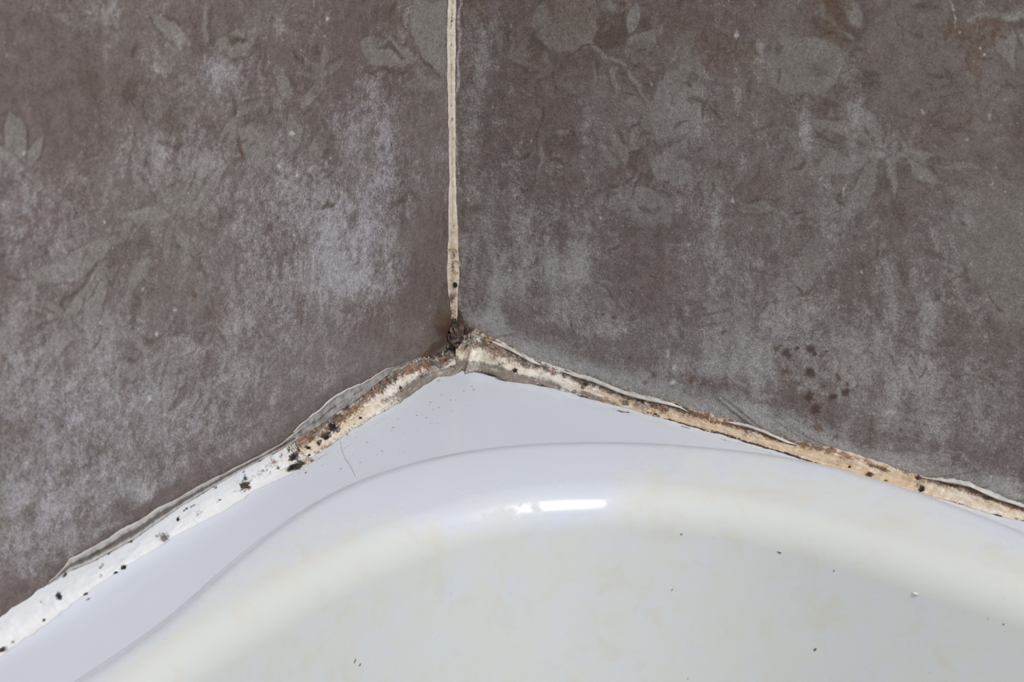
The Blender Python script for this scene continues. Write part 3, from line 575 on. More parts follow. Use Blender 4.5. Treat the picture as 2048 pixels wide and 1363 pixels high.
P.poly([(1010, 650), (1060, 640), (1075, 655), (1060, 680), (1020, 685)], 'pat', .6, .001); P.cloud(1075, 622, 36, 16, 'rust', .42, 'max'); P.cloud(1110, 660, 12, 22, 'rust', .35, 'max'); P.cloud(1060, 672, 20, 10, 'rust', .35, 'max'); P.cloud(1225, 630, 8, 6, 'rust', .9, 'max'); P.cloud(1208, 628, 6, 6, 'rust', .6, 'max'); P.cloud(1146, 648, 3, 6, 'dark', .95, 'max'); P.cloud(1152, 662, 3, 5, 'dark', .6, 'max')
P.cloud(1100, 690, 60, 18, 'line', .4, 'max', rot=.35); P.cloud(1180, 722, 50, 14, 'line', .45, 'max', rot=.35); P.cloud(1075, 520, 8, 14, 'rust', .6, 'max'); P.cloud(1140, 470, 22, 8, 'line', .5, 'max'); P.cloud(1255, 455, 10, 14, 'rust', .35, 'max'); P.cloud(1308, 462, 6, 14, 'line', .6, 'max')
P.cloud(1362, 690, 16, 36, 'line', .5, 'max'); P.cloud(1365, 675, 8, 12, 'rust', .5, 'max'); P.cloud(1448, 664, 6, 6, 'rust', .95, 'max'); P.cloud(1420, 760, 20, 16, 'line', .5, 'max'); P.cloud(1455, 770, 14, 12, 'rust', .45, 'max')
# rust brown spots
for x, y, r, v in [(1559, 692, 7, .8), (1576, 708, 9, 1), (1583, 715, 6, 1), (1597, 700, 6, 1), (1624, 703, 10, 1), (1633, 713, 7, 1), (1657, 705, 5, .8), (1650, 718, 7, .8), (1567, 742, 9, .95), (1578, 741, 6, .5), (1622, 750, 11, 1), (1612, 752, 6, .6), (1678, 758, 5, .8), (1655, 770, 7, .8), (1692, 766, 5, .7), (1690, 780, 9, 1), (1622, 789, 11, 1.1), (1667, 793, 8, 1.1), (1631, 814, 12, 1), (1588, 770, 10, .55), (1565, 778, 6, .7), (1597, 802, 4, .7), (1604, 797, 3, .7), (1580, 722, 4, .6), (1712, 768, 4, .6), (1571, 800, 4, .5),
                   (1259, 717, 5, .9), (1285, 758, 6, .9), (1260, 742, 6, .5), (1304, 752, 6, .7), (1305, 714, 4, .5), (1388, 761, 9, .8), (1368, 750, 4, .5), (1390, 738, 5, .4), (1635, 854, 11, .75), (1645, 860, 6, .7), (1668, 870, 9, .6), (1700, 865, 8, .4), (1800, 862, 6, .9), (1740, 858, 7, .8), (1740, 845, 6, .4), (1960, 890, 12, .3), (2010, 950, 14, .4), (1830, 890, 10, .35), (1775, 892, 8, .35), (1610, 835, 30, .25)]:
    P.cloud(x, y, r*1.12, r*1.12, 'rust' if v < 1 else 'dark', min(v, 1)*1.0, 'max', sharp=.95)
    if v >= 1: P.cloud(x, y, r*1.5, r*1.5, 'rust', .5, 'max')
P.stroke([(1779, 705), (1786, 718), (1793, 735)], 8, 4, 'line', .7); P.stroke([(1812, 728), (1817, 738), (1826, 748)], 8, 5, 'dark', .6); P.stroke([(1851, 730), (1845, 742), (1838, 754)], 7, 4, 'dark', .6)
P.stroke([(1538, 750), (1570, 757), (1600, 765), (1634, 776)], 2, 2, 'dark', .7); P.stroke([(1577, 675), (1577, 685)], 2, 2, 'dark', .8); P.stroke([(1770, 685), (1830, 680), (1860, 672)], 2, 2, 'dark', .35); P.stroke([(1910, 855), (1950, 862), (1990, 872)], 2, 2, 'dark', .35)
for x, y, a, b, v in [(1478, 70, 6, 12, 1), (1011, 385, 7, 10, .7), (1036, 392, 3, 7, .9), (1042, 283, 6, 6, .6), (1060, 281, 5, 9, .6), (1300, 170, 6, 7, .8), (1195, 205, 4, 8, .5), (1206, 438, 4, 5, 1), (1467, 397, 4, 7, .9), (1225, 272, 5, 4, .6), (1359, 265, 4, 3, .7), (1375, 487, 6, 5, .8), (1370, 508, 8, 8, .6), (1368, 578, 4, 4, .8), (1958, 92, 6, 7, .9), (1966, 105, 5, 5, .9), (1918, 60, 5, 4, .9), (1876, 150+30, 0.1, 0.1, 0), (1935, 283, 5, 6, .9), (1982, 238, 5, 8, .8), (1843, 219, 4, 6, .8), (1859, 243, 4, 4, .7), (1640, 358, 7, 8, .7), (1687, 378, 8, 9, .6), (1788, 427, 4, 4, .7), (1935, 528, 5, 5, .9), (1975, 478, 4, 4, .7), (1726, 549, 6, 5, .9), (1722, 562, 6, 6, .5), (1843, 640, 8, 5, .7), (1502, 630, 4, 6, .9), (1741, 825, 12, 6, .7), (1778, 827, 20, 7, .8), (1512, 811, 8, 6, .8), (1534, 820, 6, 4, .7), (1448, 796, 6, 5, .6), (1987, 848, 8, 8, .55), (1970, 886, 5, 5, .9), (1786, 862, 5, 5, .7), (1740, 862, 4, 5, .6), (1890, 866, 8, 3, .6), (2020, 725, 10, 4, .6), (1340, 712, 8, 14, .9), (1352, 740, 8, 16, .85), (1346, 765, 12, 8, 1), (1250, 660, 10, 8, .7), (1235, 655, 8, 5, .5), (1013, 540, 6, 7, .9), (1245, 645, 5, 4, .7), (1880, 290, 10, 10, .4), (1985, 370, 10, 8, .55), (1960, 362, 14, 10, .35), (1665, 280, 4, 4, .5), (1520, 35, 4, 4, .5), (1630, 590, 4, 3, .6), (1040, 400, 3, 3, .4), (1271, 58, 3, 6, .8), (1022, 57, 3, 5, .9), (1115, 80, 6, 6, .4)]:
    if v: P.cloud(x, y, a*.85, b*.9, 'white', v*.85, 'max', sharp=1.1)
P.stroke([(1900, 0), (1910, 25), (1913, 45), (1905, 60)], 7, 5, 'white', .6); P.stroke([(918, 212), (950, 215), (975, 205), (1000, 200)], 2, 2, 'white', .4); P.stroke([(915, 213), (935, 217), (950, 215)], 2, 2, 'dark', .5)
P.stroke([(1880, 345), (1895, 358), (1908, 366)], 4, 3, 'white', .6)
c['rust'] = np.maximum(c['rust'],   .7*sstep(.5, .68, fbm(U*60, V*45, 301, 4, .6))*(.35+.65*sstep(.10, .2, V)))
P.stroke([(916, -10), (916, 60), (914, 140), (915, 260), (914, 350)], 7, 4, 'white', .6, bulge=False)
c['film'] *= .40+1.1*fbm(U*140, V*60, 403, 5, .66)
# darker greyish strip and dark dashes beside the upright joint
for y in (42, 205, 255, 355, 450): P.cloud(920, y, 4, 10, 'line', .6, 'max')
# silicone smeared up the wall along the joint
bx = np.array([0.0, .012, .04, .07, .095, .13, .16, .19, .22, .26, .29]); bz = np.array([.016, .0145, .0085, .0065, .0058, .0055, .0052, .0050, .0048, .0042, .004])
zb = np.interp(U, bx, bz); d = V - zb
wob = (fbm(U*70, V*20, 71, 3)-.5)*0.008
st = fbm(U*30 + V*8, (V*1.0 - 0.02*np.sin(U*25))*900, 73, 4, .65)
edge = 1-sstep(0.003, 0.0105, d+wob)
c['film'] *= 1-.62*sstep(.35, .6, fbm(U*60, V*90, 411, 4))*np.exp(-((d+wob-.0145)/.0045)**2)*sstep(.015, .03, U); c['pat'] *= 1-.35*np.exp(-((d+wob-.0145)/.0045)**2)*sstep(.015, .03, U)
c['smear'] = np.clip(edge*sstep(.22, .52, st)*(.45+.55*fbm(U*40, V*10, 75, 3)), 0, 1)*sstep(0.008, .02, U)
c['line'] = np.maximum(c['line'], edge*sstep(.52, .7, 1-st)*.45)
P.cloud(978, 640, 16, 18, 'smear', .75, 'max', sharp=1.5); P.cloud(965, 632, 10, 6, 'line', .5, 'max'); P.stroke([(955, 610), (968, 630), (975, 660)], 4, 3, 'white', .3); P.stroke([(975, 600), (992, 628), (1000, 655)], 4, 3, 'white', .35)
P.cloud(918, 655, 22, 30, 'rust', .75, 'max'); P.cloud(918, 668, 24, 24, 'dark', .95, 'max'); P.cloud(935, 672, 16, 10, 'dark', .8, 'max'); P.cloud(930, 690, 14, 12, 'dark', .6, 'max'); P.cloud(912, 640, 14, 26, 'rust', .6, 'max'); P.cloud(940, 664, 22, 18, 'rust', .8, 'max'); P.cloud(915, 632, 10, 22, 'dark', .7, 'max')
wr = tag(finish_wall('wall_right', P, 'r', M_WR), kind='structure')
tag(wr, 'right wall, brown floral print with greenish-grey streaks and rust spots', 'wall')

fl = mesh_obj('floor', [(-.06, .06, -.45), (1.6, .06, -.45), (1.6, -1.6, -.45), (-.06, -1.6, -.45), (-.06, .06, -.5), (1.6, .06, -.5), (1.6, -1.6, -.5), (-.06, -1.6, -.5)],
              [[3, 2, 1, 0], [4, 5, 6, 7], [0, 1, 5, 4], [1, 2, 6, 5], [2, 3, 7, 6], [3, 0, 4, 7]], M_PLAIN, sm=False)
tag(fl, kind='structure')

# ------------------------------------------------------------------ bathtub: ledge, raised rim, basin, apron
CX, CY = 0.36, -0.38
vis1 = [on_level(x, y, .006) for x, y in [(150, 1363), (230, 1310), (350, 1225), (500, 1093), (600, 1020), (700, 964), (850, 914), (1000, 888), (1150, 879), (1300, 881), (1450, 893), (1600, 914), (1800, 968), (2048, 1060)]]
vis2 = [on_level(x, y, .003) for x, y in [(330, 1330), (440, 1265), (550, 1200), (650, 1135), (780, 1068), (900, 1020), (1000, 995), (1100, 984), (1300, 983), (1483, 1005), (1629, 1041), (1775, 1090), (1921, 1140), (2048, 1180)]]
rest1 = [(.36, -.040), (.48, -.065), (.59, -.125), (.655, -.22), (.685, -.36), (.67, -.52), (.62, -.64), (.51, -.715), (.36, -.735), (.22, -.71), (.13, -.65), (.08, -.54), (.058, -.42), (.05, -.34)]
rest2 = [(.36, -.075), (.46, -.100), (.55, -.155), (.61, -.24), (.64, -.36), (.63, -.50), (.58, -.60), (.49, -.67), (.36, -.69), (.24, -.665), (.17, -.61), (.12, -.51), (.09, -.41), (.07, -.32)]
def polar(pts):
    p = np.array(pts); a = np.arctan2(p[:, 1]-CY, p[:, 0]-CX); r = np.hypot(p[:, 0]-CX, p[:, 1]-CY)
    o = np.argsort(a); a = a[o]; r = r[o]
    aa = np.r_[a-2*np.pi, a, a+2*np.pi]; rr = np.r_[r, r, r]
    m = np.gradient(rr, aa)
    def f(q):
        i = np.clip(np.searchsorted(aa, q)-1, 0, len(aa)-2); h = aa[i+1]-aa[i]; t = (q-aa[i])/h
        return (2*t**3-3*t**2+1)*rr[i] + (t**3-2*t**2+t)*h*m[i] + (-2*t**3+3*t**2)*rr[i+1] + (t**3-t**2)*h*m[i+1]
    fine = np.linspace(-np.pi, np.pi, 2000, endpoint=False); v = f(fine)
    k = np.exp(-np.linspace(-2, 2, 41)**2); k /= k.sum()
    v = np.convolve(np.r_[v[-20:], v, v[:20]], k, 'valid')
    return lambda q: np.interp(q, np.r_[fine, np.pi], np.r_[v, v[0]], period=2*np.pi)
R1_, R2 = polar(vis1+rest1), polar(vis2+rest2)
R1 = lambda q: R1_(q)+.0025
a0, a1 = math.radians(35), math.radians(215)     # angles that face the corner
phi = np.r_[np.linspace(a0, a1, 1100, endpoint=False), np.linspace(a1, a0+2*np.pi, 260, endpoint=False)]
phi = (phi+np.pi) % (2*np.pi) - np.pi
r1 = R1(phi); r2 = R2(phi)
RX0, RX1, RY0, RY1 = 0.0006, 0.74, -0.78, -0.0006
cs_, sn_ = np.cos(phi), np.sin(phi)
rb = np.minimum(np.where(cs_ > 0, (RX1-CX)/np.where(cs_ == 0, 1e-9, cs_), (RX0-CX)/np.where(cs_ == 0, -1e-9, cs_)),
                np.where(sn_ > 0, (RY1-CY)/np.where(sn_ == 0, 1e-9, sn_), (RY0-CY)/np.where(sn_ == 0, -1e-9, sn_)))
def ring(R, z):
    return np.stack([CX+R*cs_, CY+R*sn_, np.broadcast_to(z, R.shape)], -1)
def soil(Pv, kind):
    x, y, z = Pv[..., 0], Pv[..., 1], Pv[..., 2]
    m = np.zeros(Pv.shape[:-1]+(4,))
    px = project(Pv.reshape(-1, 3)).reshape(Pv.shape[:-1]+(2,))
    if kind == 'ledge':
        m[..., 0] = 0.04
        dl = np.minimum(x-0.004, 1); dr = np.minimum(-y-0.003, 1)
        m[..., 3] = np.clip(1-np.minimum(x, 1)/.045, 0, 1)*.95*(y < -.015)*(.12+.88*sstep(-.125, -.10, y)) + np.clip(1+y/.02, 0, 1)*.45
    return m
def spots(o, Pv, m, items, ch):
    """small marks: centre from a photo measurement, radius in millimetres on the surface"""
    flat = Pv.reshape(-1, 3); px = project(flat); mm = m.reshape(-1, 4)
    for x, y, ra, rb_, ang, v in items:
        i = np.argmin((px[:, 0]-x)**2+(px[:, 1]-y)**2); ctr = flat[i]
        e1 = np.array([math.cos(ang), math.sin(ang), 0]); 
        q = flat-ctr; a = q@e1; b2 = (q**2).sum(1)-a*a
        mm[:, ch] = np.maximum(mm[:, ch], v*np.exp(-((a/(ra*1e-3))**2 + b2/(rb_*1e-3)**2)**1.3))
tub = tag(empty('bathtub', (CX, CY, -.45)), 'white enamel bathtub with a flat corner ledge, raised rim and yellowed basin', 'bathtub')
def tub_part(name, Pv, soilm, closed=True, flip=False):
    n, mm = Pv.shape[:2]
    o = mesh_obj(name, Pv.reshape(-1, 3) - np.array([CX, CY, -.45]), grid_faces(n, mm, closed_m=True, flip=flip), M_TUB, tub, {'soil': soilm.reshape(-1, 4)})
    return o
# ledge: from the walls to the foot of the rim
L = []
for t in np.linspace(0, 1, 110): L.append(ring(rb*(1-t)+(r1+.0052)*t, 0.0))
LP = np.array(L); sm_ = soil(LP, 'ledge')
th_r = 0.0; d_l = -math.pi/2
spots(None, LP, sm_, [(1242, 822, 2.2, .8, 0, .9), (1254, 824, 1.4, .6, 0, .9), (1230, 817, 1.2, .4, 0, .6), (1370, 854, 3, .5, 0, .7), (1450, 880, 6, .4, 0, .5), (1480, 888, 5, .4, 0, .5), (1560, 908, 4, .4, 0, .4), (948, 742, 5, .7, 0, .9), (975, 750, 5, .8, 0, 1), (1005, 758, 4, .7, 0, .9), (930, 739, 2, .6, 0, .6),
                         (589, 935, 3.8, 1.8, d_l, 1.0), (600, 928, 2, 1.4, d_l, 1), (625, 907, 3, .8, d_l, 1), (610, 945, 1.5, .6, d_l, .7), (570, 938, 1.6, .8, d_l, .8), (947, 778, .5, .3, 0, .8), (944, 772, .4, .4, 0, .7), (885, 788, .5, .3, 0, .6), (868, 818, .5, .5, 0, .6), (700, 848, 1, .3, d_l, .5), (783, 860, .7, .4, 0, .6), (680, 938, .5, .5, 0, .7), (1112, 810, .8, .4, 0, .5), (1125, 816, .6, .4, 0, .5), (1020, 842, .5, .3, 0, .4), (1070, 825, .8, .4, 0, .3), (865, 761, .8, .4, 0, .9), (879, 760, .7, .4, 0, .8), (177, 1197, 1.6, .6, d_l, .8), (490, 985, 3, .8, d_l, .7), (470, 985, 2, .6, d_l, .6)], 1)
spots(None, LP, sm_, [(690, 895, 6, .5, d_l, .5), (660, 905, 5, .5, d_l, .45), (720, 868, 7, .5, d_l, .4), (760, 842, 7, .5, d_l, .4), (1420, 868, 10, .5, 0, .6), (1250, 822, 8, .8, 0, .5), (1180, 800, 8, .7, 0, .5), (1540, 905, 10, .4, 0, .6), (1100, 778, 6, .6, 0, .4), (640, 915, 5, .8, d_l, .7), (600, 945, 5, .6, d_l, .5), (520, 985, 8, .5, d_l, .35), (430, 1045, 10, .5, d_l, .3)], 2)
tub_part('ledge', LP, sm_)
# rim: crest, gently falling top and the bend into the basin
Rm = [ring(r1+.0052, 0.0)]
for k in range(1, 9):
    a = k/9*math.radians(50); Rm.append(ring(r1+.0052-.0014*math.sin(a), .0014*(1-math.cos(a))))
a = math.radians(50)
cz = .0014*(1-math.cos(a)); cr = r1+.0052-.0014*math.sin(a)
Rm.append(ring(cr, cz))
rb1 = .0140
for k in range(1, 15):                            # convex shoulder
    b = a + (math.radians(-4)-a)*k/14
    Rm.append(ring(cr - rb1*(math.sin(a)-math.sin(b)), cz + rb1*(math.cos(b)-math.cos(a))))
s1r = cr - rb1*(math.sin(a)-math.sin(math.radians(-4))); s1z = cz + rb1*(math.cos(math.radians(-4))-math.cos(a))
BR = 0.017; SL = math.radians(9); 
s2r = np.minimum(r2 + BR*0.6, s1r - .005)
s2r = np.convolve(np.r_[s2r[-60:], s2r, s2r[:60]], np.hanning(121)/np.hanning(121).sum(), 'valid')
s2r = np.minimum(s2r, s1r - .0035)
gap = s1r - s2r
for k in range(1, 31):
    t = k/30; b = math.radians(4) + (SL-math.radians(4))*t
    zt = s1z - gap*(math.tan(math.radians(4))*t + (math.tan(SL)-math.tan(math.radians(4)))*t*t/2)
    Rm.append(ring(s1r-gap*t, zt))
zend = zt
WA = math.radians(79)
for k in range(1, 31):
    b = SL + (WA-SL)*k/30
    rr = s2r - BR*(math.sin(b)-math.sin(SL)); z_ = zend - BR*(math.cos(SL)-math.cos(b))
    Rm.append(ring(rr, 0)); Rm[-1][:, 2] = z_
RP = np.array(Rm); ms = soil(RP, 'rim')
px = project(RP.reshape(-1, 3)).reshape(RP.shape[:2]+(2,))
tprof = np.linspace(0, 1, RP.shape[0])[:, None]
ang = np.unwrap(phi)[None, :]
sc = .10 + .75*sstep(.45, .85, tprof)
edgeL = 1-sstep(350, 900, px[..., 0]); edgeR = sstep(1150, 1450, px[..., 0])
sc = np.clip(sc + .55*np.maximum(edgeL, edgeR)*sstep(.1, .5, tprof), 0, 1)
cl = np.exp(-((px[..., 0]-1010)/290)**4)*np.exp(-((px[..., 1]-1005)/60)**4)
sc = sc*(1-.6*cl)
ms[..., 0] = sc
spots(None, RP, ms, [(1112, 922, .5, .4, 0, .6), (1350, 1020, .6, .4, 0, .3), (1655, 985, 1.2, .4, 0, .5)], 1)
rim = tub_part('rim', RP, ms)
# basin: wall, cove and floor
s3r = rr; s3z = z_
Bs = [ring(s3r, 0)]; Bs[0][:, 2] = s3z
depth = np.concatenate([np.linspace(.0015, .11, 90), np.linspace(.12, .30, 14)])
for dz in depth:
    q = ring(s3r - dz/math.tan(WA), 0); q[:, 2] = s3z-dz; Bs.append(q)
lr = s3r - .30/math.tan(WA); lz = s3z-.30
for k in range(1, 9):
    b = WA*(1-k/8); q = ring(lr - .05*(math.sin(WA)-math.sin(b)), 0); q[:, 2] = lz - .05*(math.cos(b)-math.cos(WA)); Bs.append(q)
fr = lr-.05*math.sin(WA); fz = q[:, 2]
for t in (.7, .4, .15, .02):
    q = ring(fr*t, 0); q[:, 2] = fz*1.0; Bs.append(q)
BP = np.array(Bs); mb = soil(BP, 'basin'); mb[..., 0] = .72
d_ = -.6
spots(None, BP, mb, [(712, 1321, .7, .6, 0, .9), (717, 1328, .7, .5, 0, .8), (1563, 1085, .7, .6, 0, 1), (1365, 1030, .6, .6, 0, .9), (1630, 1296, .7, .6, 0, 1), (1345, 1180, .5, .4, 0, .7), (1664, 1143, 1.0, .5, 0, .6), (1565, 1056, .5, .5, 0, .6), (1572, 1062, .5, .5, 0, .6), (2014, 1230, .6, .5, 0, .8), (1979, 1222, .5, .5, 0, .5), (1469, 1264, .5, .5, 0, .5), (1860, 1345, .6, .6, 0, .5), (1435, 1022, .6, .5, 0, .5), (1480, 1228, .5, .4, 0, .4), (1755, 1253, .4, .4, 0, .4), (730, 1149, .5, .4, 0, .3), (1375, 1355, .4, .4, 0, .5)], 1)
tub_part('basin', BP, mb)
# outer apron under the ledge
ap = np.array([ring(rb, 0.0), ring(rb, -.03), ring(rb-.012, -.05), ring(rb-.02, -.45)])
tub_part('apron', ap, soil(ap, 'apron'), flip=True)

# ------------------------------------------------------------------ sealant beads in the two floor joints
class Bead:
    """bead along a wall joint; s runs away from the corner, t across from wall (0) to ledge (1)"""
    def __init__(s, side, upper, lower, s0, s1, bulge, seed, rough=.00035, mitre=0.0, ns=None, nt=26, off=0.0002):
        s.side = side; conv = on_right if side == 'r' else on_left
        up_ = np.array([conv(x, y) for x, y in upper]); up_ = up_[np.argsort(up_[:, 0])]
        lo = np.array([on_level(x, y) for x, y in lower])
        lo = np.stack([lo[:, 0], -lo[:, 1]], 1) if side == 'r' else np.stack([-lo[:, 1], lo[:, 0]], 1)
        lo = lo[np.argsort(lo[:, 0])]
        ns = ns or int((s1-s0)/.00045)
        s.sv = np.linspace(s0, s1, ns); s.tv = np.linspace(0, 1, nt); s.ns, s.nt = ns, nt
        zt = np.interp(s.sv, up_[:, 0], up_[:, 1]); dt = np.interp(s.sv, lo[:, 0], lo[:, 1])
        k = np.exp(-np.linspace(-2, 2, 9)**2); k /= k.sum()
        sm1 = lambda a: np.convolve(np.r_[[a[0]]*4, a, [a[-1]]*4], k, 'valid')
        rs = np.random.RandomState(seed)
        z1 = np.zeros(ns)
        zt = sm1(zt) + (fbm(s.sv*220, z1+3, seed, 4)-.5)*.0016; dt = sm1(dt) + (fbm(s.sv*260, z1+7, seed+5, 4)-.5)*.0016
        zt = np.maximum(zt, .0012); dt = np.maximum(dt, .0012)
        T = s.tv[None, :]; ctrl_d = dt*(.28+bulge); ctrl_z = zt*(.28+bulge)
        D = off + 2*T*(1-T)*ctrl_d[:, None] + T**2*dt[:, None]
        Z = off*(1-T)+.00003*T + (1-T)**2*zt[:, None] + 2*T*(1-T)*ctrl_z[:, None]
        Sg = np.broadcast_to(s.sv[:, None], D.shape)
        arc = T*.014
        n = (fbm(Sg*150, arc*320+5, seed+9, 4)-.5)*2*rough*3.0*np.sin(np.pi*np.clip(T, .04, .96))
        nx = zt/np.hypot(zt, dt); nz = dt/np.hypot(zt, dt)
        D = D + n*nx[:, None]; Z = Z + n*nz[:, None]
        D = np.maximum(D, off); Z = np.maximum(Z, off*(1-T)+.00003*T)
        Ss = Sg + mitre*D*np.exp(-(Sg-s0)/.012)
        if mitre == 0: Ss = Ss + .004*(fbm(T*3.0+seed, T*0+2, seed, 4)-.5)*2*np.exp(-(Sg-s0)/.005)
        s.S = Ss; s.D = D; s.Z = Z
        s.P = s.world(Ss, D, Z); s.mask = np.zeros((ns, nt, 4)); s.px = project(s.P.reshape(-1, 3)).reshape(ns, nt, 2)
        s.T = np.broadcast_to(T, D.shape); s.off = off
    def world(s, a, d, z):
        return np.stack([a, -d, z], -1) if s.side == 'r' else np.stack([d, -a, z], -1)
    def spot(s, x, y, ra, rb_, v, ch, sharp=1.2, shift=0):
        d2 = (s.px[..., 0]-x)**2 + (s.px[..., 1]-y)**2; i = np.unravel_index(np.argmin(d2), d2.shape)
        q = s.P-s.P[i]; e = np.array([1, 0, 0]) if s.side == 'r' else np.array([0, -1, 0])
        a = q@e; b2 = (q**2).sum(-1)-a*a
        if ch == 1: v *= 1.2
        s.mask[..., ch] = np.maximum(s.mask[..., ch], v*np.exp(-((a/(ra*1e-3))**2+b2/(rb_*1e-3)**2)**sharp))
    def build(s, name, mat, parent, origin):
        ns, nt = s.ns, s.nt
        inner = s.world(s.S[:, :1], np.full((ns, 1), s.off), np.full((ns, 1), s.off))
        Pv = np.concatenate([s.P, inner], 1); mk = np.concatenate([s.mask, np.zeros((ns, 1, 4))], 1)
        f = grid_faces(ns, nt+1, closed_m=True, flip=(s.side == 'r')).tolist()
        c0 = list(range(nt+1)); c1 = [(ns-1)*(nt+1)+j for j in range(nt+1)]
        f += [c0 if s.side == 'r' else c0[::-1], c1[::-1] if s.side == 'r' else c1]
        return mesh_obj(name, Pv.reshape(-1, 3)-np.array(origin), f, mat, parent, {'mould': np.clip(mk, 0, 1).reshape(-1, 4)})
    def at(s, x, y):
        d2 = (s.px[..., 0]-x)**2 + (s.px[..., 1]-y)**2; return np.unravel_index(np.argmin(d2), d2.shape)
    def patch(s, name, x, y, ra, rb_, mat, parent, origin, seed, thick=.00035, tilt=0.0):
        """thin irregular crust that follows the bead (and runs onto the ledge past its edge)"""
        i, j = s.at(x, y)
        ds = s.sv[1]-s.sv[0]
        seg = np.linalg.norm(np.diff(s.P[i], axis=0), axis=1); arc = np.r_[0, np.cumsum(seg)]
        nr, na = 9, 46; rs = np.random.RandomState(seed)
        th = np.linspace(0, 2*np.pi, na, endpoint=False)
        rad = .68 + .50*(fbm(np.cos(th)*1.6+5, np.sin(th)*1.6+seed, seed, 4, .75)-.5)*2 + .16*(rs.rand(na)-.5)
        rad = np.clip(rad, .25, 1.25)
        V_ = []; F_ = []
        lowN = s.world(np.array(0.0), np.array(0.0), np.array(1.0))
        for q in range(nr+1):
            rr_ = q/nr
            for a_ in range(na):
                u_ = math.cos(th[a_])*rad[a_]*rr_*ra*1e-3; v_ = math.sin(th[a_])*rad[a_]*rr_*rb_*1e-3
                u_, v_ = u_*math.cos(tilt)-v_*math.sin(tilt), u_*math.sin(tilt)+v_*math.cos(tilt)
                fi = np.clip(i+u_/ds, 0, s.ns-1.001); i0 = int(fi); fr_ = fi-i0
                av = arc[j]+v_; over = max(0, av-arc[-1]); av = np.clip(av, 0, arc[-1])
                fj = np.clip(np.interp(av, arc, np.arange(s.nt)), 0, s.nt-1.001); j0 = int(fj); gj = fj-j0
                p = (s.P[i0, j0]*(1-fr_)+s.P[i0+1, j0]*fr_)*(1-gj) + (s.P[i0, j0+1]*(1-fr_)+s.P[i0+1, j0+1]*fr_)*gj
                du = s.P[i0+1, j0]-s.P[i0, j0]; dv = s.P[i0, j0+1]-s.P[i0, j0]; nn = np.cross(du, dv); nn /= np.linalg.norm(nn)+1e-12
                if nn[2] < 0: nn = -nn
                if over > 0:
                    p = p + s.world(np.array(0.0), np.array(over), np.array(0.0)); p[2] = max(.00005, p[2]*math.exp(-over/.0006)); nn = np.array([0, 0, 1.0])
                h = thick*(1-rr_**2)*(.6+.8*rs.rand()) + .00006 if rr_ < 1 else -.00008
                V_.append(p+nn*h)
        for q in range(nr):
            for a_ in range(na):
                b_ = (a_+1) % na; F_.append([q*na+a_, q*na+b_, (q+1)*na+b_, (q+1)*na+a_])
        V_ = np.array(V_); 
        return mesh_obj(name, V_-np.array(origin), F_, mat, parent)

def ribbon(name, base, out_dir, height, depth, seed, mat, parent, origin, thick=.00025, curl=1.0, rag=.5, masks=None):
    """torn strip standing on a wall: base = points (N,3) along its foot"""
    base = resample(base, max(12, int(np.linalg.norm(np.diff(np.array(base), axis=0), axis=1).sum()/.0005)))
    n = len(base); m = 9; s_ = np.linspace(0, 1, n); env = np.clip(np.sin(np.pi*s_)*1.8, 0, 1)**.7
    hn = height*env*(1+rag*3.4*(fbm(s_*n/9, s_*0+2, seed, 5, .6)-.5)); dn = depth*env*(.8+1.2*(fbm(s_*n/22, s_*0+6, seed+3, 3)-.2))
    V_ = np.zeros((n, m, 3))
    od = np.array(out_dir, float)
    for j in range(m):
        t = j/(m-1)
        # from the wall, over and down: a thin curled lip
        zz_ = hn*(1-t)**.8; oo = dn*np.sin(t*math.pi*.5*curl)
        V_[:, j] = base + np.array([0, 0, 1])*zz_[:, None] + od*(oo+.00015)[:, None]
    V2 = V_ + np.array([0, 0, -.4])*thick - od*thick*.9
    allv = np.concatenate([V_, V2[:, ::-1]], 1)
    mm = 2*m
    f = grid_faces(n, mm, closed_m=True).tolist(); f += [list(range(mm))[::-1], [(n-1)*mm+j for j in range(mm)]]
    mk = np.zeros((n, mm, 4)); mk[:, m//2:mm-m//2, 0] = .35
    if masks is not None: masks(mk, s_)
    o = mesh_obj(name, allv.reshape(-1, 3)-np.array(origin), f, mat, parent, {'mould': mk.reshape(-1, 4)})
    bm = bmesh.new(); bm.from_mesh(o.data); bmesh.ops.recalc_face_normals(bm, faces=bm.faces); bm.to_mesh(o.data); bm.free()
    return o

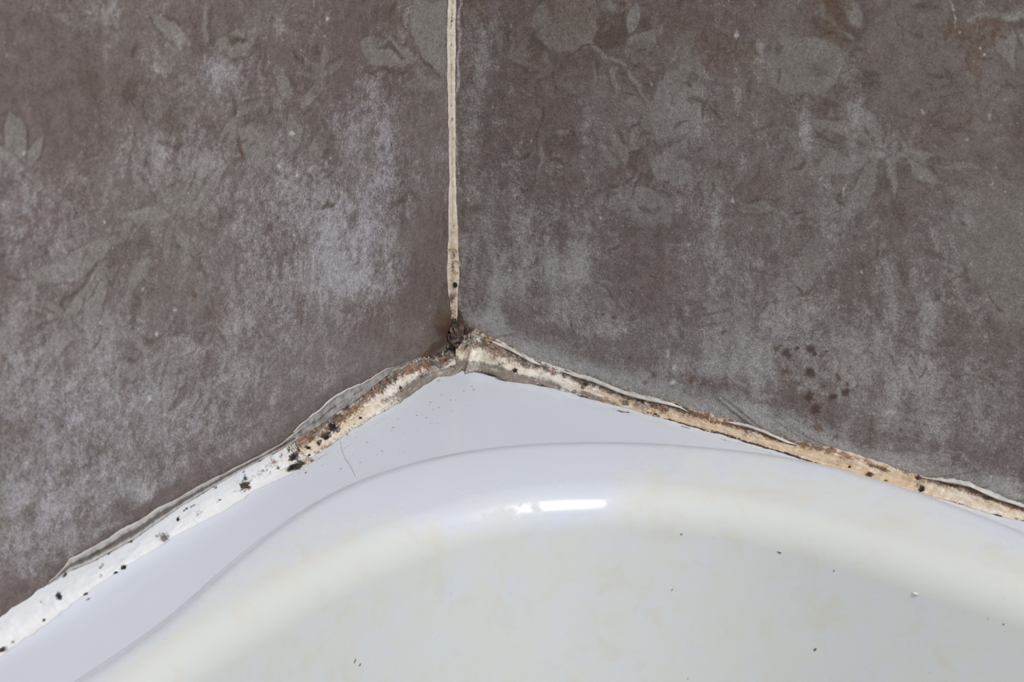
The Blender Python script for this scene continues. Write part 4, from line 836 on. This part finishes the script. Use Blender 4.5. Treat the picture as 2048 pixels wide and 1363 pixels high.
def wall_film(name, side, upper, lower, parent, origin, mat, seed, thick=.0004, nt=12, fn=None):
    """thin smear of sealant lying on a wall between two outlines"""
    conv = on_right if side == 'r' else on_left
    a = np.array([conv(x, y) for x, y in upper]); b = np.array([conv(x, y) for x, y in lower])
    a = a[np.argsort(a[:, 0])]; b = b[np.argsort(b[:, 0])]
    s0, s1 = max(a[0, 0], b[0, 0]), min(a[-1, 0], b[-1, 0]); n = int((s1-s0)/.0005)
    sv = np.linspace(s0, s1, n); za = np.interp(sv, a[:, 0], a[:, 1]); zb_ = np.interp(sv, b[:, 0], b[:, 1])
    za = za + (fbm(sv*170, sv*0+1, seed, 4)-.5)*(.0012 if thick < .00045 else .0007)
    za = np.maximum(za, zb_+.0004)
    T = np.linspace(0, 1, nt)[None, :]; Z = za[:, None]*(1-T)+zb_[:, None]*T
    rid = .0002 + thick*(np.exp(-(T/.10)**2)*1.5 + .55*T) * (.7+.6*fbm(sv[:, None]*180, T*4, seed+4, 3))
    X = np.broadcast_to(sv[:, None], Z.shape)
    def wld(a_, d_, z_): return np.stack([a_, -d_, z_], -1) if side == 'r' else np.stack([d_, -a_, z_], -1)
    F = wld(X, rid, Z); Bk = wld(X, np.full_like(Z, .0001), Z)[:, ::-1]
    allv = np.concatenate([F, Bk], 1); mm = 2*nt
    f = grid_faces(n, mm, closed_m=True).tolist() + [list(range(mm))[::-1], [(n-1)*mm+j for j in range(mm)]]
    mk = np.zeros((n, nt, 4)); 
    if fn: fn(mk, sv[:, None]+T*0, T+sv[:, None]*0)
    o = mesh_obj(name, allv.reshape(-1, 3)-np.array(origin), f, mat, parent, {'mould': np.concatenate([mk, mk[:, ::-1]*0], 1).reshape(-1, 4)})
    bm = bmesh.new(); bm.from_mesh(o.data); bmesh.ops.recalc_face_normals(bm, faces=bm.faces); bm.to_mesh(o.data); bm.free()
    return o

# ---- right joint
upR = [(930, 672), (945, 662), (954, 655), (970, 666), (990, 677), (1017, 690), (1059, 713), (1095, 728), (1125, 737), (1159, 747), (1193, 760), (1225, 772), (1254, 782), (1300, 794), (1352, 806), (1376, 817), (1400, 822), (1452, 837), (1503, 849), (1554, 870), (1589, 882), (1657, 893), (1725, 912), (1793, 937), (1844, 950), (1912, 962), (1946, 969), (1998, 993), (2048, 1010), (2110, 1028)]
loR = [(908, 744), (915, 738), (949, 740), (981, 751), (1022, 762), (1071, 768), (1108, 776), (1144, 787), (1193, 801), (1242, 813), (1291, 827), (1339, 840), (1400, 858), (1435, 866), (1520, 892), (1633, 926), (1691, 940), (1776, 970), (1844, 986), (1929, 1011), (1998, 1031), (2048, 1043), (2110, 1062)]
B = Bead('r', upR, loR, .0006, .46, .10, 101, rough=.00032, mitre=.70)
mk = B.mask; sS, sT = B.S, B.T
mk[..., 0] = .45 + .36*sstep(.05, .10, sS) + .12*(fbm(sS*60, sT*3, 5, 3)-.5)*2 - .35*np.exp(-((sS-.052)/.014)**2)
mk[..., 0] -= .30*sstep(.205, .235, sS)*sstep(.3, .6, sT); mk[..., 0] = np.clip(mk[..., 0], .08, 1)
mk[..., 1] = .80*np.exp(-((sT-.20)/.24)**2)*(.5+1.0*fbm(sS*70, sT*2, 7, 3)) + .16*(1-sT)
mk[..., 1] *= 1-.55*np.exp(-((sS-.205)/.02)**2)
mk[..., 3] = 1.0*sstep(.56, .72, sT + .25*(fbm(sS*70, sS*0, 13, 3)-.5))*(1-sstep(.05, .062, sS)) + .9*np.exp(-((sS-.072)/.011)**2)*sstep(.70, .9, sT)
for x, y, a, b, v in [(967, 690, 4, 2.5, .65), (1000, 705, 4, 2, .6), (1012, 699, 2, 1.5, .9), (1013, 712, 3, 2, .6), (1040, 712, 5, 2, .7), (1065, 728, 4, 1.5, .7), (955, 685, 5, 3, .55), (1080, 738, 3, 1.2, .6), (1172, 768, 2.2, 2, 1), (1166, 772, 1.5, 2, .8), (1000, 725, 3, 1.5, .5), (985, 715, 3, 1.5, .4), (1140, 752, 6, 1.5, .4), (1230, 782, 6, 1.6, .55), (1290, 800, 8, 1.5, .75), (1320, 815, 7, 2, .85), (1350, 812, 7, 1.3, .95), (1380, 828, 7, 1.5, .7), (1420, 838, 8, 1.5, .6), (1300, 830, 6, 2, .6), (1470, 848, 5, 1.6, .95), (1500, 855, 6, 1.8, 1.0), (1540, 866, 6, 1.5, .85), (1590, 884, 6, 1.5, .6), (1640, 892, 5, 1.2, .6), (1500, 870, 5, 1.2, .5), (1660, 898, 6, 1.4, .6), (1690, 910, 3, 1.4, .6), (1760, 935, 7, 1.5, .7), (1800, 938, 6, 1.4, .65), (1860, 955, 6, 1.3, .8), (1890, 966, 6, 1.2, .7), (1950, 985, 7, 1.6, .6), (1980, 992, 8, 1.2, .5), (1740, 948, 2.2, 1.6, .9), (1600, 895, 4, 1.5, .4), (2020, 1000, 6, 1, .4)]:
    B.spot(x, y, a, b, v, 1)
for x, y, a, b, v in [(925, 738, 4, 1.0, .6), (960, 742, 6, .8, .6), (985, 750, 6, .8, .7), (1010, 690, 5, .8, .5), (1055, 714, 5, .7, .5), (1260, 786, 8, .7, .6), (1310, 797, 8, .7, .7), (1355, 808, 7, .7, .7), (1500, 850, 6, .8, .55), (1030, 740, 1.8, 1.2, .9), (997, 729, 1.2, .9, .7), (982, 684, .5, .5, .9), (948, 728, 3, .8, .4), (1085, 770, 8, .9, .6), (1250, 806, 2.2, 1.4, .65), (1239, 800, 1.2, 1, .5), (1288, 808, 4, 1.6, .5), (1500, 888, 16, .9, 1), (1450, 872, 14, .8, 1), (1560, 905, 14, .8, 1), (1600, 916, 10, .7, 1), (1400, 859, 10, .6, .95), (1345, 843, 12, .6, .8), (1310, 828, 5, 1, .6), (1170, 795, 6, .7, .6), (1140, 782, 7, .8, .7), (1699, 934, .7, .7, 1), (1843, 978, 1.6, 1.6, 1), (1836, 955, 1.6, 1.4, .8), (1740, 947, 1.8, 1.2, .5), (1770, 960, 3, .6, .5), (1995, 1030, 3, .6, .7), (1930, 1010, 6, .5, .5), (2040, 1040, 3, .8, .6), (1676, 925, 1.6, 2.4, .35), (1025, 760, 5, .7, .5)]:  # mould specks; longer marks also paint in shade under lips and lower edge
    B.spot(x, y, a, b, v, 2)
for x, y, a, b, v in [(1282, 808, 6, 2.4, .9), (1250, 806, 3, 2, .8), (1180, 790, 10, 1.4, 1), (1215, 802, 10, 1.0, .9), (1720, 920, 6, 1.5, .5), (1100, 765, 8, 1.5, .9), (1060, 762, 8, 1.6, .8), (930, 725, 5, 2, .9), (1310, 823, 5, 1.4, .6), (1840, 965, 2.6, 2.6, .8), (1490, 862, 6, 1.3, .5), (1680, 918, 3, 3, .4)]:
    B.spot(x, y, a, b, v, 3)
# pinch where the strip was stopped and restarted
ip, jp = B.at(1838, 965)
OR = (0.13, -.004, .002)
rbead = tag(empty('sealant_bead', OR), 'yellowed mouldy silicone sealant bead along the foot of the right wall', 'sealant', 'silicone beads in the corner joints')
B.build('silicone_strip', M_SIL, rbead, OR)
def lip_pts(px, dz=0.0, side='r'):
    out = []
    for x, y in px:
        s_, z_ = (on_right if side == 'r' else on_left)(x, y)
        out.append((s_, -.0009, z_+dz) if side == 'r' else (.0009, -s_, z_+dz))
    return out
def lipmask(mk, s_): mk[..., 0] = .15 + .55*fbm(s_[:, None]*9, np.arange(mk.shape[1])[None, :]*.5, 55, 3)
ribbon('peeling_lip', lip_pts([(984, 677), (1000, 684), (1017, 692), (1040, 703), (1062, 715), (1085, 726)], -.0006), (0, -1, 0), .0010, .0008, 5, M_LIP, rbead, OR, masks=lipmask)
ribbon('peeling_lip', lip_pts([(1122, 737), (1150, 746), (1175, 753), (1200, 762), (1230, 774), (1260, 784), (1300, 795), (1340, 803), (1362, 810), (1380, 820)], -.0004), (0, -1, 0), .0011, .0011, 6, M_LIP, rbead, OR, masks=lipmask)
ribbon('peeling_lip', lip_pts([(1452, 838), (1500, 848), (1540, 862), (1580, 880), (1600, 885)], -.0005), (0, -1, 0), .0007, .0007, 7, M_LIP, rbead, OR, masks=lipmask)
ribbon('peeling_lip', lip_pts([(1845, 951), (1880, 954), (1912, 960), (1946, 966), (1975, 980), (2005, 994), (2040, 1004), (2090, 1020)], -.0003), (0, -1, 0), .0011, .0014, 8, M_LIP, rbead, OR, masks=lipmask)
for sd, x, y, a, b, m_ in [(1, 1030, 740, 1.4, 1.0, M_BLACK), (2, 1843, 979, 1.4, 1.3, M_BLACK), (3, 1837, 956, 1.3, 1.1, M_BROWNM), (4, 1699, 934, .55, .55, M_BLACK), (5, 1740, 948, 1.4, 1.2, M_BROWNM), (6, 1250, 806, 1.9, 1.1, M_GREYM), (7, 1172, 768, 1.3, 1.2, M_BROWNM)]:
    B.patch('mould_spot', x, y, a, b, m_, rbead, OR, 300+sd)

# ---- left joint: old stretch next to the corner
upL = [(912, 690), (889, 702), (870, 710), (839, 714), (814, 727), (774, 749), (740, 777), (715, 797), (670, 827), (635, 854), (597, 872), (585, 884), (570, 893)]
loL = [(925, 740), (907, 748), (874, 752), (839, 777), (802, 802), (740, 837), (690, 869), (640, 904), (602, 922), (580, 934)]
sa = on_left(588, 880)[0]
BL = Bead('l', upL, loL, .0006, sa, .08, 131, rough=.00035, mitre=.78)
mk = BL.mask; sS, sT = BL.S, BL.T
mk[..., 0] = .22 + .45*sstep(.045, .085, sS)*np.exp(-((sT-.5)/.35)**2) + .2*(fbm(sS*80, sT*3, 6, 3)-.5)
mk[..., 1] = .98*np.exp(-((sT-.20-.06*np.sin(sS*90))/.27)**2)*(.85+.6*fbm(sS*60, sT*2, 17, 3)) + .15*sstep(.06, .09, sS)
mk[..., 3] = .98*sstep(.46, .66, sT+.3*(fbm(sS*60, sS*0, 23, 3)-.5))*(1-sstep(.045, .06, sS)) + .55*sstep(.75, .95, sT)*sstep(.05, .06, sS)
for x, y, a, b, v in [(870, 714, 7, 3, 1), (845, 722, 6, 2.4, .9), (895, 706, 4, 3, .8), (745, 783, 6, 2.4, .5), (605, 880, 3, 4, .7), (640, 862, 6, 2, .6), (680, 830, 8, 2.2, .8), (715, 803, 6, 2.4, .7)]: BL.spot(x, y, a, b, v, 1)
for x, y, a, b, v in [(885, 704, 6, 2.6, .75), (862, 712, 7, 2.4, .62), (838, 720, 6, 1.8, .5), (905, 735, 3, 2, .6), (770, 757, 7, 1.6, .5), (735, 785, 7, 1.6, .55), (680, 828, 6, 1.8, .5), (625, 862, 6, 1.4, .45), (667, 853, 2.6, 2.6, 1.05), (675, 858, 2, 2, .8), (652, 873, 3.4, 1.7, 1.05), (640, 882, 3, 1.2, .7), (690, 808, 2, 1.6, .9), (617, 894, 1.5, 1.2, .9), (721, 835, 1.4, .8, .8), (710, 848, 1.2, .6, .7), (801, 775, 1.2, 1.2, .6), (878, 727, 5, 2.2, .55), (848, 752, 6, 1.4, .45), (800, 785, 7, 1.0, .45), (790, 760, 5, 1.4, .55), (715, 803, 1.6, 1.4, .6), (760, 772, 3, 1.2, .4)]: BL.spot(x, y, a, b, v, 2)
for x, y, a, b, v in [(878, 727, 9, 3, 1), (845, 755, 9, 2.4, .9), (815, 772, 8, 2, .8), (780, 795, 7, 1.6, .8), (900, 740, 5, 3, 1)]: BL.spot(x, y, a, b, v, 3)
OL = (.004, -.06, .002)
lbead = tag(empty('sealant_bead', OL), 'short rusty brown sealant bead left of the corner, blotched with black mould', 'sealant', 'silicone beads in the corner joints')
BL.build('silicone_strip', M_SILY, lbead, OL)
def film1(mk, s_, T):
    mk[..., 0] = .9*np.exp(-(T/.07)**2)*(s_ > .045)
    mk[..., 3] = .55*fbm(s_*120, T*5, 41, 4) + .25*np.exp(-((T-.55)/.08)**2)*(s_ > .06)
    mk[..., 2] = .6*np.exp(-((T-.52-.2*(s_-.08)*10)/.05)**2)*np.exp(-((s_-.088)/.018)**2) + .5*sstep(.66, .76, fbm(s_*200, T*6, 43, 3))
wall_film('sealant_film', 'l', [(845, 712), (834, 717), (800, 728), (764, 740), (740, 756), (720, 767), (690, 779), (668, 792), (650, 805), (615, 836), (597, 850), (585, 864)], upL[3:], lbead, OL, M_FILM, 141, fn=film1)
for sd, x, y, a, b, m_, tl in [(1, 667, 853, 2.3, 1.9, M_BLACK, .2), (2, 652, 874, 2.6, 1.3, M_BLACK, -.2), (3, 617, 895, 1.2, .9, M_BLACK, 0), (4, 690, 808, 1.5, 1.2, M_BROWNM, 0), (5, 878, 727, 3.6, 1.8, M_GREYM, 0), (6, 721, 836, 1.0, .6, M_BLACK, 0), (7, 801, 775, .9, .8, M_BROWNM, 0)]:
    BL.patch('mould_spot', x, y, a, b, m_, lbead, OL, 330+sd, tilt=tl)

# ---- left joint: newer white stretch
upN = [(610, 872), (590, 882), (575, 890), (553, 902), (500, 930), (443, 962), (400, 988), (354, 1016), (266, 1078), (177, 1126), (140, 1140), (106, 1161), (53, 1196), (0, 1234), (-60, 1277)]
loN = [(640, 915), (618, 926), (603, 938), (575, 950), (514, 978), (443, 1024), (354, 1070), (283, 1112), (177, 1182), (106, 1237), (0, 1312), (-60, 1352)]
BN = Bead('l', upN, loN, sa-.0012, .46, -.17, 151, rough=.00016, mitre=0)
mk = BN.mask; sS, sT = BN.S, BN.T
mk[..., 0] = .10 + .5*np.exp(-((sS-sa)/.010)**2) + .25*(fbm(sS*50, sT*2, 9, 4)-.45)
mk[..., 1] = .5*np.exp(-((sS-sa)/.006)**2)
mk[..., 3] = .35*np.exp(-(sT/.08)**2)*(1-sstep(.22, .24, sS)) + .5*np.exp(-((sS-sa)/.004)**2)
for x, y, a, b, v in [(588, 934, 4.0, 2.4, 1.05), (600, 925, 2.5, 2, .8), (587, 913, 3.2, 1.8, 1), (578, 900, 2, 1.8, .6), (490, 970, 4.6, 2.3, .85), (478, 980, 4, 1.2, .6), (490, 955, 1.4, 3, .7), (252, 1136, 2.2, 1.3, 1), (241, 1165, 1.2, .8, 1), (117, 1191, 1.5, 1.8, 1.1), (130, 1146, 1.5, 1.8, 1), (356, 1037, .9, .9, 1), (328, 1076, 2.4, 2, .5), (313, 1073, 1, 1.3, .5), (177, 1196, 2, .6, .9), (88, 1240, 1.4, .9, .7), (5, 1298, 2.4, 1.4, .8), (25, 1284, 1.2, .7, .7), (84, 1203, 1, 1, .5), (203, 1132, .9, 1, .5), (570, 937, 2, 1, .6), (370, 1020, 3, .7, .6), (385, 1010, 3, .7, .6), (430, 970, 1.6, 1.8, .6), (555, 935, 3, 1, .5), (540, 945, 2, .8, .5), (440, 1000, .7, .5, .8), (345, 1020, 1, .5, .6), (280, 1085, .7, .7, .5), (203, 1150, 1.6, 1.2, .4), (232, 1150, 1, .6, .6), (190, 1170, 2, .6, .4)]: BN.spot(x, y, a, b, v, 2)
for x, y, a, b, v in [(400, 1025, 3, 2, .5), (328, 1076, 3.4, 2.6, .75), (490, 968, 6, 3, .6), (86, 1202, 1.6, 1.4, .6), (230, 1000, 1, 1, 0)]: BN.spot(x, y, a, b, v, 3)
for x, y, a, b, v in [(545, 925, 8, 2.4, .5), (520, 945, 6, 2, .4), (203, 1133, 1.2, 1.2, .8), (560, 915, 6, 2, .5), (440, 1000, 6, 1, .35), (600, 925, 4, 2, .5)]: BN.spot(x, y, a, b, v, 1)
ON = (.004, -.2, .002)
nbead = tag(empty('sealant_bead', ON), 'smooth bright white sealant bead at lower left, dotted with black mould spots', 'sealant', 'silicone beads in the corner joints')
BN.build('silicone_strip', M_NEW, nbead, ON)
def film2(mk, s_, T):
    mk[..., 0] = .95*np.exp(-((T-.08)/.16)**2)*(.6+.6*fbm(s_*120, T*3, 47, 3)) + .6*np.exp(-((T-.93)/.08)**2)
    mk[..., 3] = .95*np.exp(-((T-.58)/.22)**2)*(.75+.5*fbm(s_*90, T*2, 53, 3))
    mk[..., 2] = .75*np.exp(-((T-.52)/.10)**2)*np.exp(-((s_-.222)/.018)**2) + .7*np.exp(-((T-.4)/.3)**2)*np.exp(-((s_-.118)/.004)**2)
wall_film('sealant_film', 'l', [(600, 855), (590, 862), (575, 873), (563, 884), (520, 908), (461, 938), (400, 968), (354, 995), (320, 1010), (291, 1030), (262, 1048), (240, 1056), (215, 1075), (180, 1095), (150, 1110), (138, 1114), (128, 1130), (110, 1150), (95, 1162)],
          [(610, 866), (590, 880), (575, 889), (553, 901), (500, 929), (443, 961), (400, 987), (354, 1015), (266, 1077), (177, 1125), (140, 1139), (106, 1160), (90, 1171)], nbead, ON, M_LIP, 161, thick=.0005, fn=film2)
for sd, x, y, a, b, m_, tl in [(1, 588, 934, 3.9, 2.0, M_BLACK, .1), (2, 587, 913, 2.6, 1.2, M_BLACK, .3), (3, 490, 970, 4.2, 1.9, M_BROWNM, -.1), (4, 252, 1136, 1.8, 1.0, M_BLACK, 0), (5, 241, 1165, .8, .6, M_BLACK, 0), (6, 117, 1191, 1.2, 1.4, M_BLACK, 0), (7, 130, 1146, 1.1, 1.3, M_BLACK, 0), (8, 356, 1037, .65, .65, M_BLACK, 0), (9, 328, 1076, 2.0, 1.6, M_GREYM, 0), (10, 177, 1195, 1.6, .4, M_BROWNM, 0), (11, 5, 1297, 2.0, 1.1, M_BROWNM, 0), (12, 88, 1240, 1.0, .6, M_BROWNM, 0), (13, 621, 908, 2.6, .8, M_BLACK, 0)]:
    BN.patch('mould_spot', x, y, a, b, m_, nbead, ON, 360+sd, tilt=tl)

# ---- upright joint
zl = [on_left(x, y) for x, y in [(894, -40), (895, 0), (894, 70), (894, 130), (896, 250), (898, 350), (897, 430), (896, 480), (894, 530), (894, 570), (899, 605), (903, 640), (901, 665)]]
zr = [on_right(x, y) for x, y in [(912, -40), (912, 0), (912, 30), (911, 130), (911, 250), (911, 350), (913, 400), (916, 480), (917, 520), (918, 550), (915, 600), (913, 640), (914, 665)]]
zl = np.array(sorted([(z, u) for u, z in zl])); zr = np.array(sorted([(z, u) for u, z in zr]))
zv = np.arange(zr[0, 0]+.001, .42, .0005); n = len(zv)
dl = np.interp(zv, zl[:, 0], zl[:, 1]) + (fbm(zv*200, zv*0+1, 71, 4)-.5)*.0011; dr = np.interp(zv, zr[:, 0], zr[:, 1]) + (fbm(zv*200, zv*0+2, 77, 4)-.5)*.0009
dl = np.maximum(dl, .0008); dr = np.maximum(dr, .0008)
m = 15; T = np.linspace(0, 1, m)[None, :]; off = .0002; bl = .30
Y = off + (1-T)**2*dl[:, None] + 2*T*(1-T)*dl[:, None]*bl; X = off + T**2*dr[:, None] + 2*T*(1-T)*dr[:, None]*bl
gv = -.0003*np.exp(-((T-.55)/.09)**2)+.00022*(fbm(zv[:, None]*260, T*5, 79, 3)-.5)*2*np.sin(np.pi*T)
X = np.maximum(X+gv*.7, off); Y = np.maximum(Y+gv*.7, off)
VP = np.stack([X, -Y, np.broadcast_to(zv[:, None], X.shape)], -1)
mv = np.zeros((n, m, 4)); zz = np.broadcast_to(zv[:, None], X.shape); TT = np.broadcast_to(T, X.shape)
low = 1-sstep(.03, .10, zz)
mv[..., 0] = .25 + .45*np.exp(-((TT-.5)/.25)**2) + .3*low
mv[..., 1] = np.exp(-((TT-.52)/.17)**2)*(.20+.45*sstep(.45, .75, fbm(zz*170, TT*2, 83, 4))) + .28*low*fbm(zz*120, TT*3, 87, 3)
mv[..., 2] = np.exp(-((TT-.5)/.1)**2)*.6*sstep(.62, .72, fbm(zz*240, TT*2, 89, 3))
mv[..., 3] = .6*(1-sstep(.014, .028, zz))*sstep(.3, .6, fbm(zz*150, TT*3, 91, 3)+.15)
pxv = project(VP.reshape(-1, 3)).reshape(n, m, 2)
for x, y, a, b, v, ch in [(910, 568, 1.0, 1.2, 1.1, 2), (910, 588, 2, 2, .7, 3), (904, 596, 2, 3, .8, 1), (905, 625, 4, 5, .7, 1), (905, 520, 2, 3, .7, 1), (908, 508, 2, 2, .5, 1), (903, 460, 2, 3, .5, 1), (912, 545, 2, 2, .5, 3), (908, 650, 4, 4, 1, 2)]:
    d2 = (pxv[..., 0]-x)**2/(a*4.4)**2+(pxv[..., 1]-y)**2/(b*4.2)**2; mv[..., ch] = np.maximum(mv[..., ch], v*np.exp(-d2))
inner = np.stack([np.full(n, off), np.full(n, -off), zv], -1)[:, None, :]
OV = (.002, -.002, .13)
vbead = tag(empty('sealant_bead', OV), 'narrow upright cream sealant bead between the two walls, flecked brown', 'sealant', 'silicone beads in the corner joints')
VV = np.concatenate([VP, inner], 1); f = grid_faces(n, m+1, closed_m=True).tolist() + [list(range(m+1))[::-1], [(n-1)*(m+1)+j for j in range(m+1)]]
o = mesh_obj('silicone_strip', VV.reshape(-1, 3)-np.array(OV), f, M_VERT, vbead, {'mould': np.concatenate([mv, np.zeros((n, 1, 4))], 1).reshape(-1, 4)})
bm = bmesh.new(); bm.from_mesh(o.data); bmesh.ops.recalc_face_normals(bm, faces=bm.faces); bm.to_mesh(o.data); bm.free()

def vert_point(x, y):
    d2 = (pxv[..., 0]-x)**2+(pxv[..., 1]-y)**2; return VP[np.unravel_index(np.argmin(d2), d2.shape)]
def curl(x, y, R, w, sweep, turn, mat, name, parent, origin, seed):
    """small curled sliver of sealant lifting from the bead"""
    ctr = vert_point(x, y); n1, m1 = 22, 6; rs = np.random.RandomState(seed)
    e1 = np.array([.707, .707, 0]); e2 = np.array([0, 0, 1.0]); e3 = np.array([.707, -.707, 0])
    e1, e2 = e1*math.cos(turn)+e2*math.sin(turn), e2*math.cos(turn)-e1*math.sin(turn)
    top = []; bot = []
    for i in range(n1):
        t = i/(n1-1); a = math.pi*(.5+sweep*(.5-t)); wt = w*math.sin(math.pi*np.clip(t, .05, .95))**.6
        for j in range(m1):
            q = j/(m1-1)
            p = ctr + e1*R*math.cos(a) + e2*(R*math.sin(a)-R*.6) + e3*(.0003+.0012*q*wt/w+.0003*math.sin(9*t+seed)) + (e1*math.cos(a)+e2*math.sin(a))*wt*(q-.5)
            top.append(p); bot.append(p-e3*.0003)
    Vt = np.array(top).reshape(n1, m1, 3); Vb = np.array(bot).reshape(n1, m1, 3)[:, ::-1]
    A = np.concatenate([Vt, Vb], 1); mm = 2*m1
    f = grid_faces(n1, mm, closed_m=True).tolist()+[list(range(mm))[::-1], [(n1-1)*mm+j for j in range(mm)]]
    o = mesh_obj(name, A.reshape(-1, 3)-np.array(origin), f, mat, parent)
    bm = bmesh.new(); bm.from_mesh(o.data); bmesh.ops.recalc_face_normals(bm, faces=bm.faces); bm.to_mesh(o.data); bm.free()
    return o
curl(902, 499, .0022, .0014, 1.15, .15, M_CURL, 'peeling_curl', vbead, OV, 3)
curl(915, 525, .0017, .0012, .9, -.7, M_CURL, 'peeling_curl', vbead, OV, 4)
def lump(name, ctr, r, seed, mat, parent=None, origin=(0, 0, 0), ns=26, nr=18, amp=.35, freq=2.2, mn=None):
    V_ = []
    for i in range(nr+1):
        th = math.pi*i/nr
        for j in range(ns):
            ph = 2*math.pi*j/ns
            V_.append((math.sin(th)*math.cos(ph), math.sin(th)*math.sin(ph), math.cos(th)))
    V_ = np.array(V_)
    k = 1+amp*2*(fbm(V_[:, 0]*freq+7+V_[:, 2]*1.3*freq, V_[:, 1]*freq+seed-V_[:, 2]*.9*freq, seed, 4, .65)-.5)
    Pq = np.array(ctr)+V_*k[:, None]*np.array(r)
    if mn is not None: Pq = np.maximum(Pq, np.array(mn)) if mn[1] is None else np.stack([np.maximum(Pq[:, 0], mn[0]), np.minimum(Pq[:, 1], mn[1]), np.maximum(Pq[:, 2], mn[2])], 1)
    return mesh_obj(name, Pq-np.array(origin), grid_faces(nr+1, ns, closed_m=True, flip=False), mat, parent)
p = vert_point(910, 568); lump('mould_spot', p+np.array([.0002, -.0002, 0]), (.0009, .0009, .0011), 5, M_BLACK, vbead, OV, 16, 12)

# mould clump where the three beads meet
d = ray(908, 673); pt = CAM+d*((-0.0038-(-CAM[1]+0))/1 if False else 0)
tt = None
# point on the corner bisector plane, a few millimetres in front of the corner edge
nrm = np.array([.707, -.707, 0]); q0 = nrm*.0022; tt = ((q0-CAM)@nrm)/(d@nrm); pc = CAM+d*tt
mc = lump('mould_clump', pc, (.0036, .0036, .0052), 17, M_CLUMP, None, (0, 0, 0), 80, 60, .75, 2.4, (.0003, -.0003, .0003))
mc.location = (0, 0, 0)
tag(mc, 'dark brown crusty mould clump where the three sealant beads meet', 'mould')

# loose bits: a hair on the ledge, a crumb in the basin
hp = [on_level(x, y) for x, y in [(681, 883), (684, 900), (690, 916), (700, 930), (707, 943), (711, 953)]]
hp = resample(hp, 40); k = 8; rr_ = .00012; Vh = []
for i, (x, y) in enumerate(hp):
    tdir = hp[min(i+1, 39)]-hp[max(i-1, 0)]; tdir /= np.linalg.norm(tdir); nn = np.array([-tdir[1], tdir[0]])
    for j in range(k):
        a_ = 2*math.pi*j/k; Vh.append((x+nn[0]*rr_*math.cos(a_), y+nn[1]*rr_*math.cos(a_), rr_+.00002+rr_*math.sin(a_)))
hr = mesh_obj('hair', Vh, grid_faces(40, k, closed_m=True).tolist()+[list(range(k)), [39*k+j for j in range(k)][::-1]], M_HAIR)
tag(hr, 'thin tan hair lying on the white ledge beside the rusty sealant', 'hair')

ir = np.argmin(((project(BP.reshape(-1, 3))-np.array([1835, 1181]))**2).sum(1)); pb = BP.reshape(-1, 3)[ir]
cr_ = lump('sealant_crumb', pb+np.array([0, -.0002, .0002]), (.0012, .0006, .0004), 23, M_CRUMB, None, (0, 0, 0), 22, 14, .45)
tag(cr_, 'small white crumb stuck to the sloping basin wall at lower right', 'crumb')
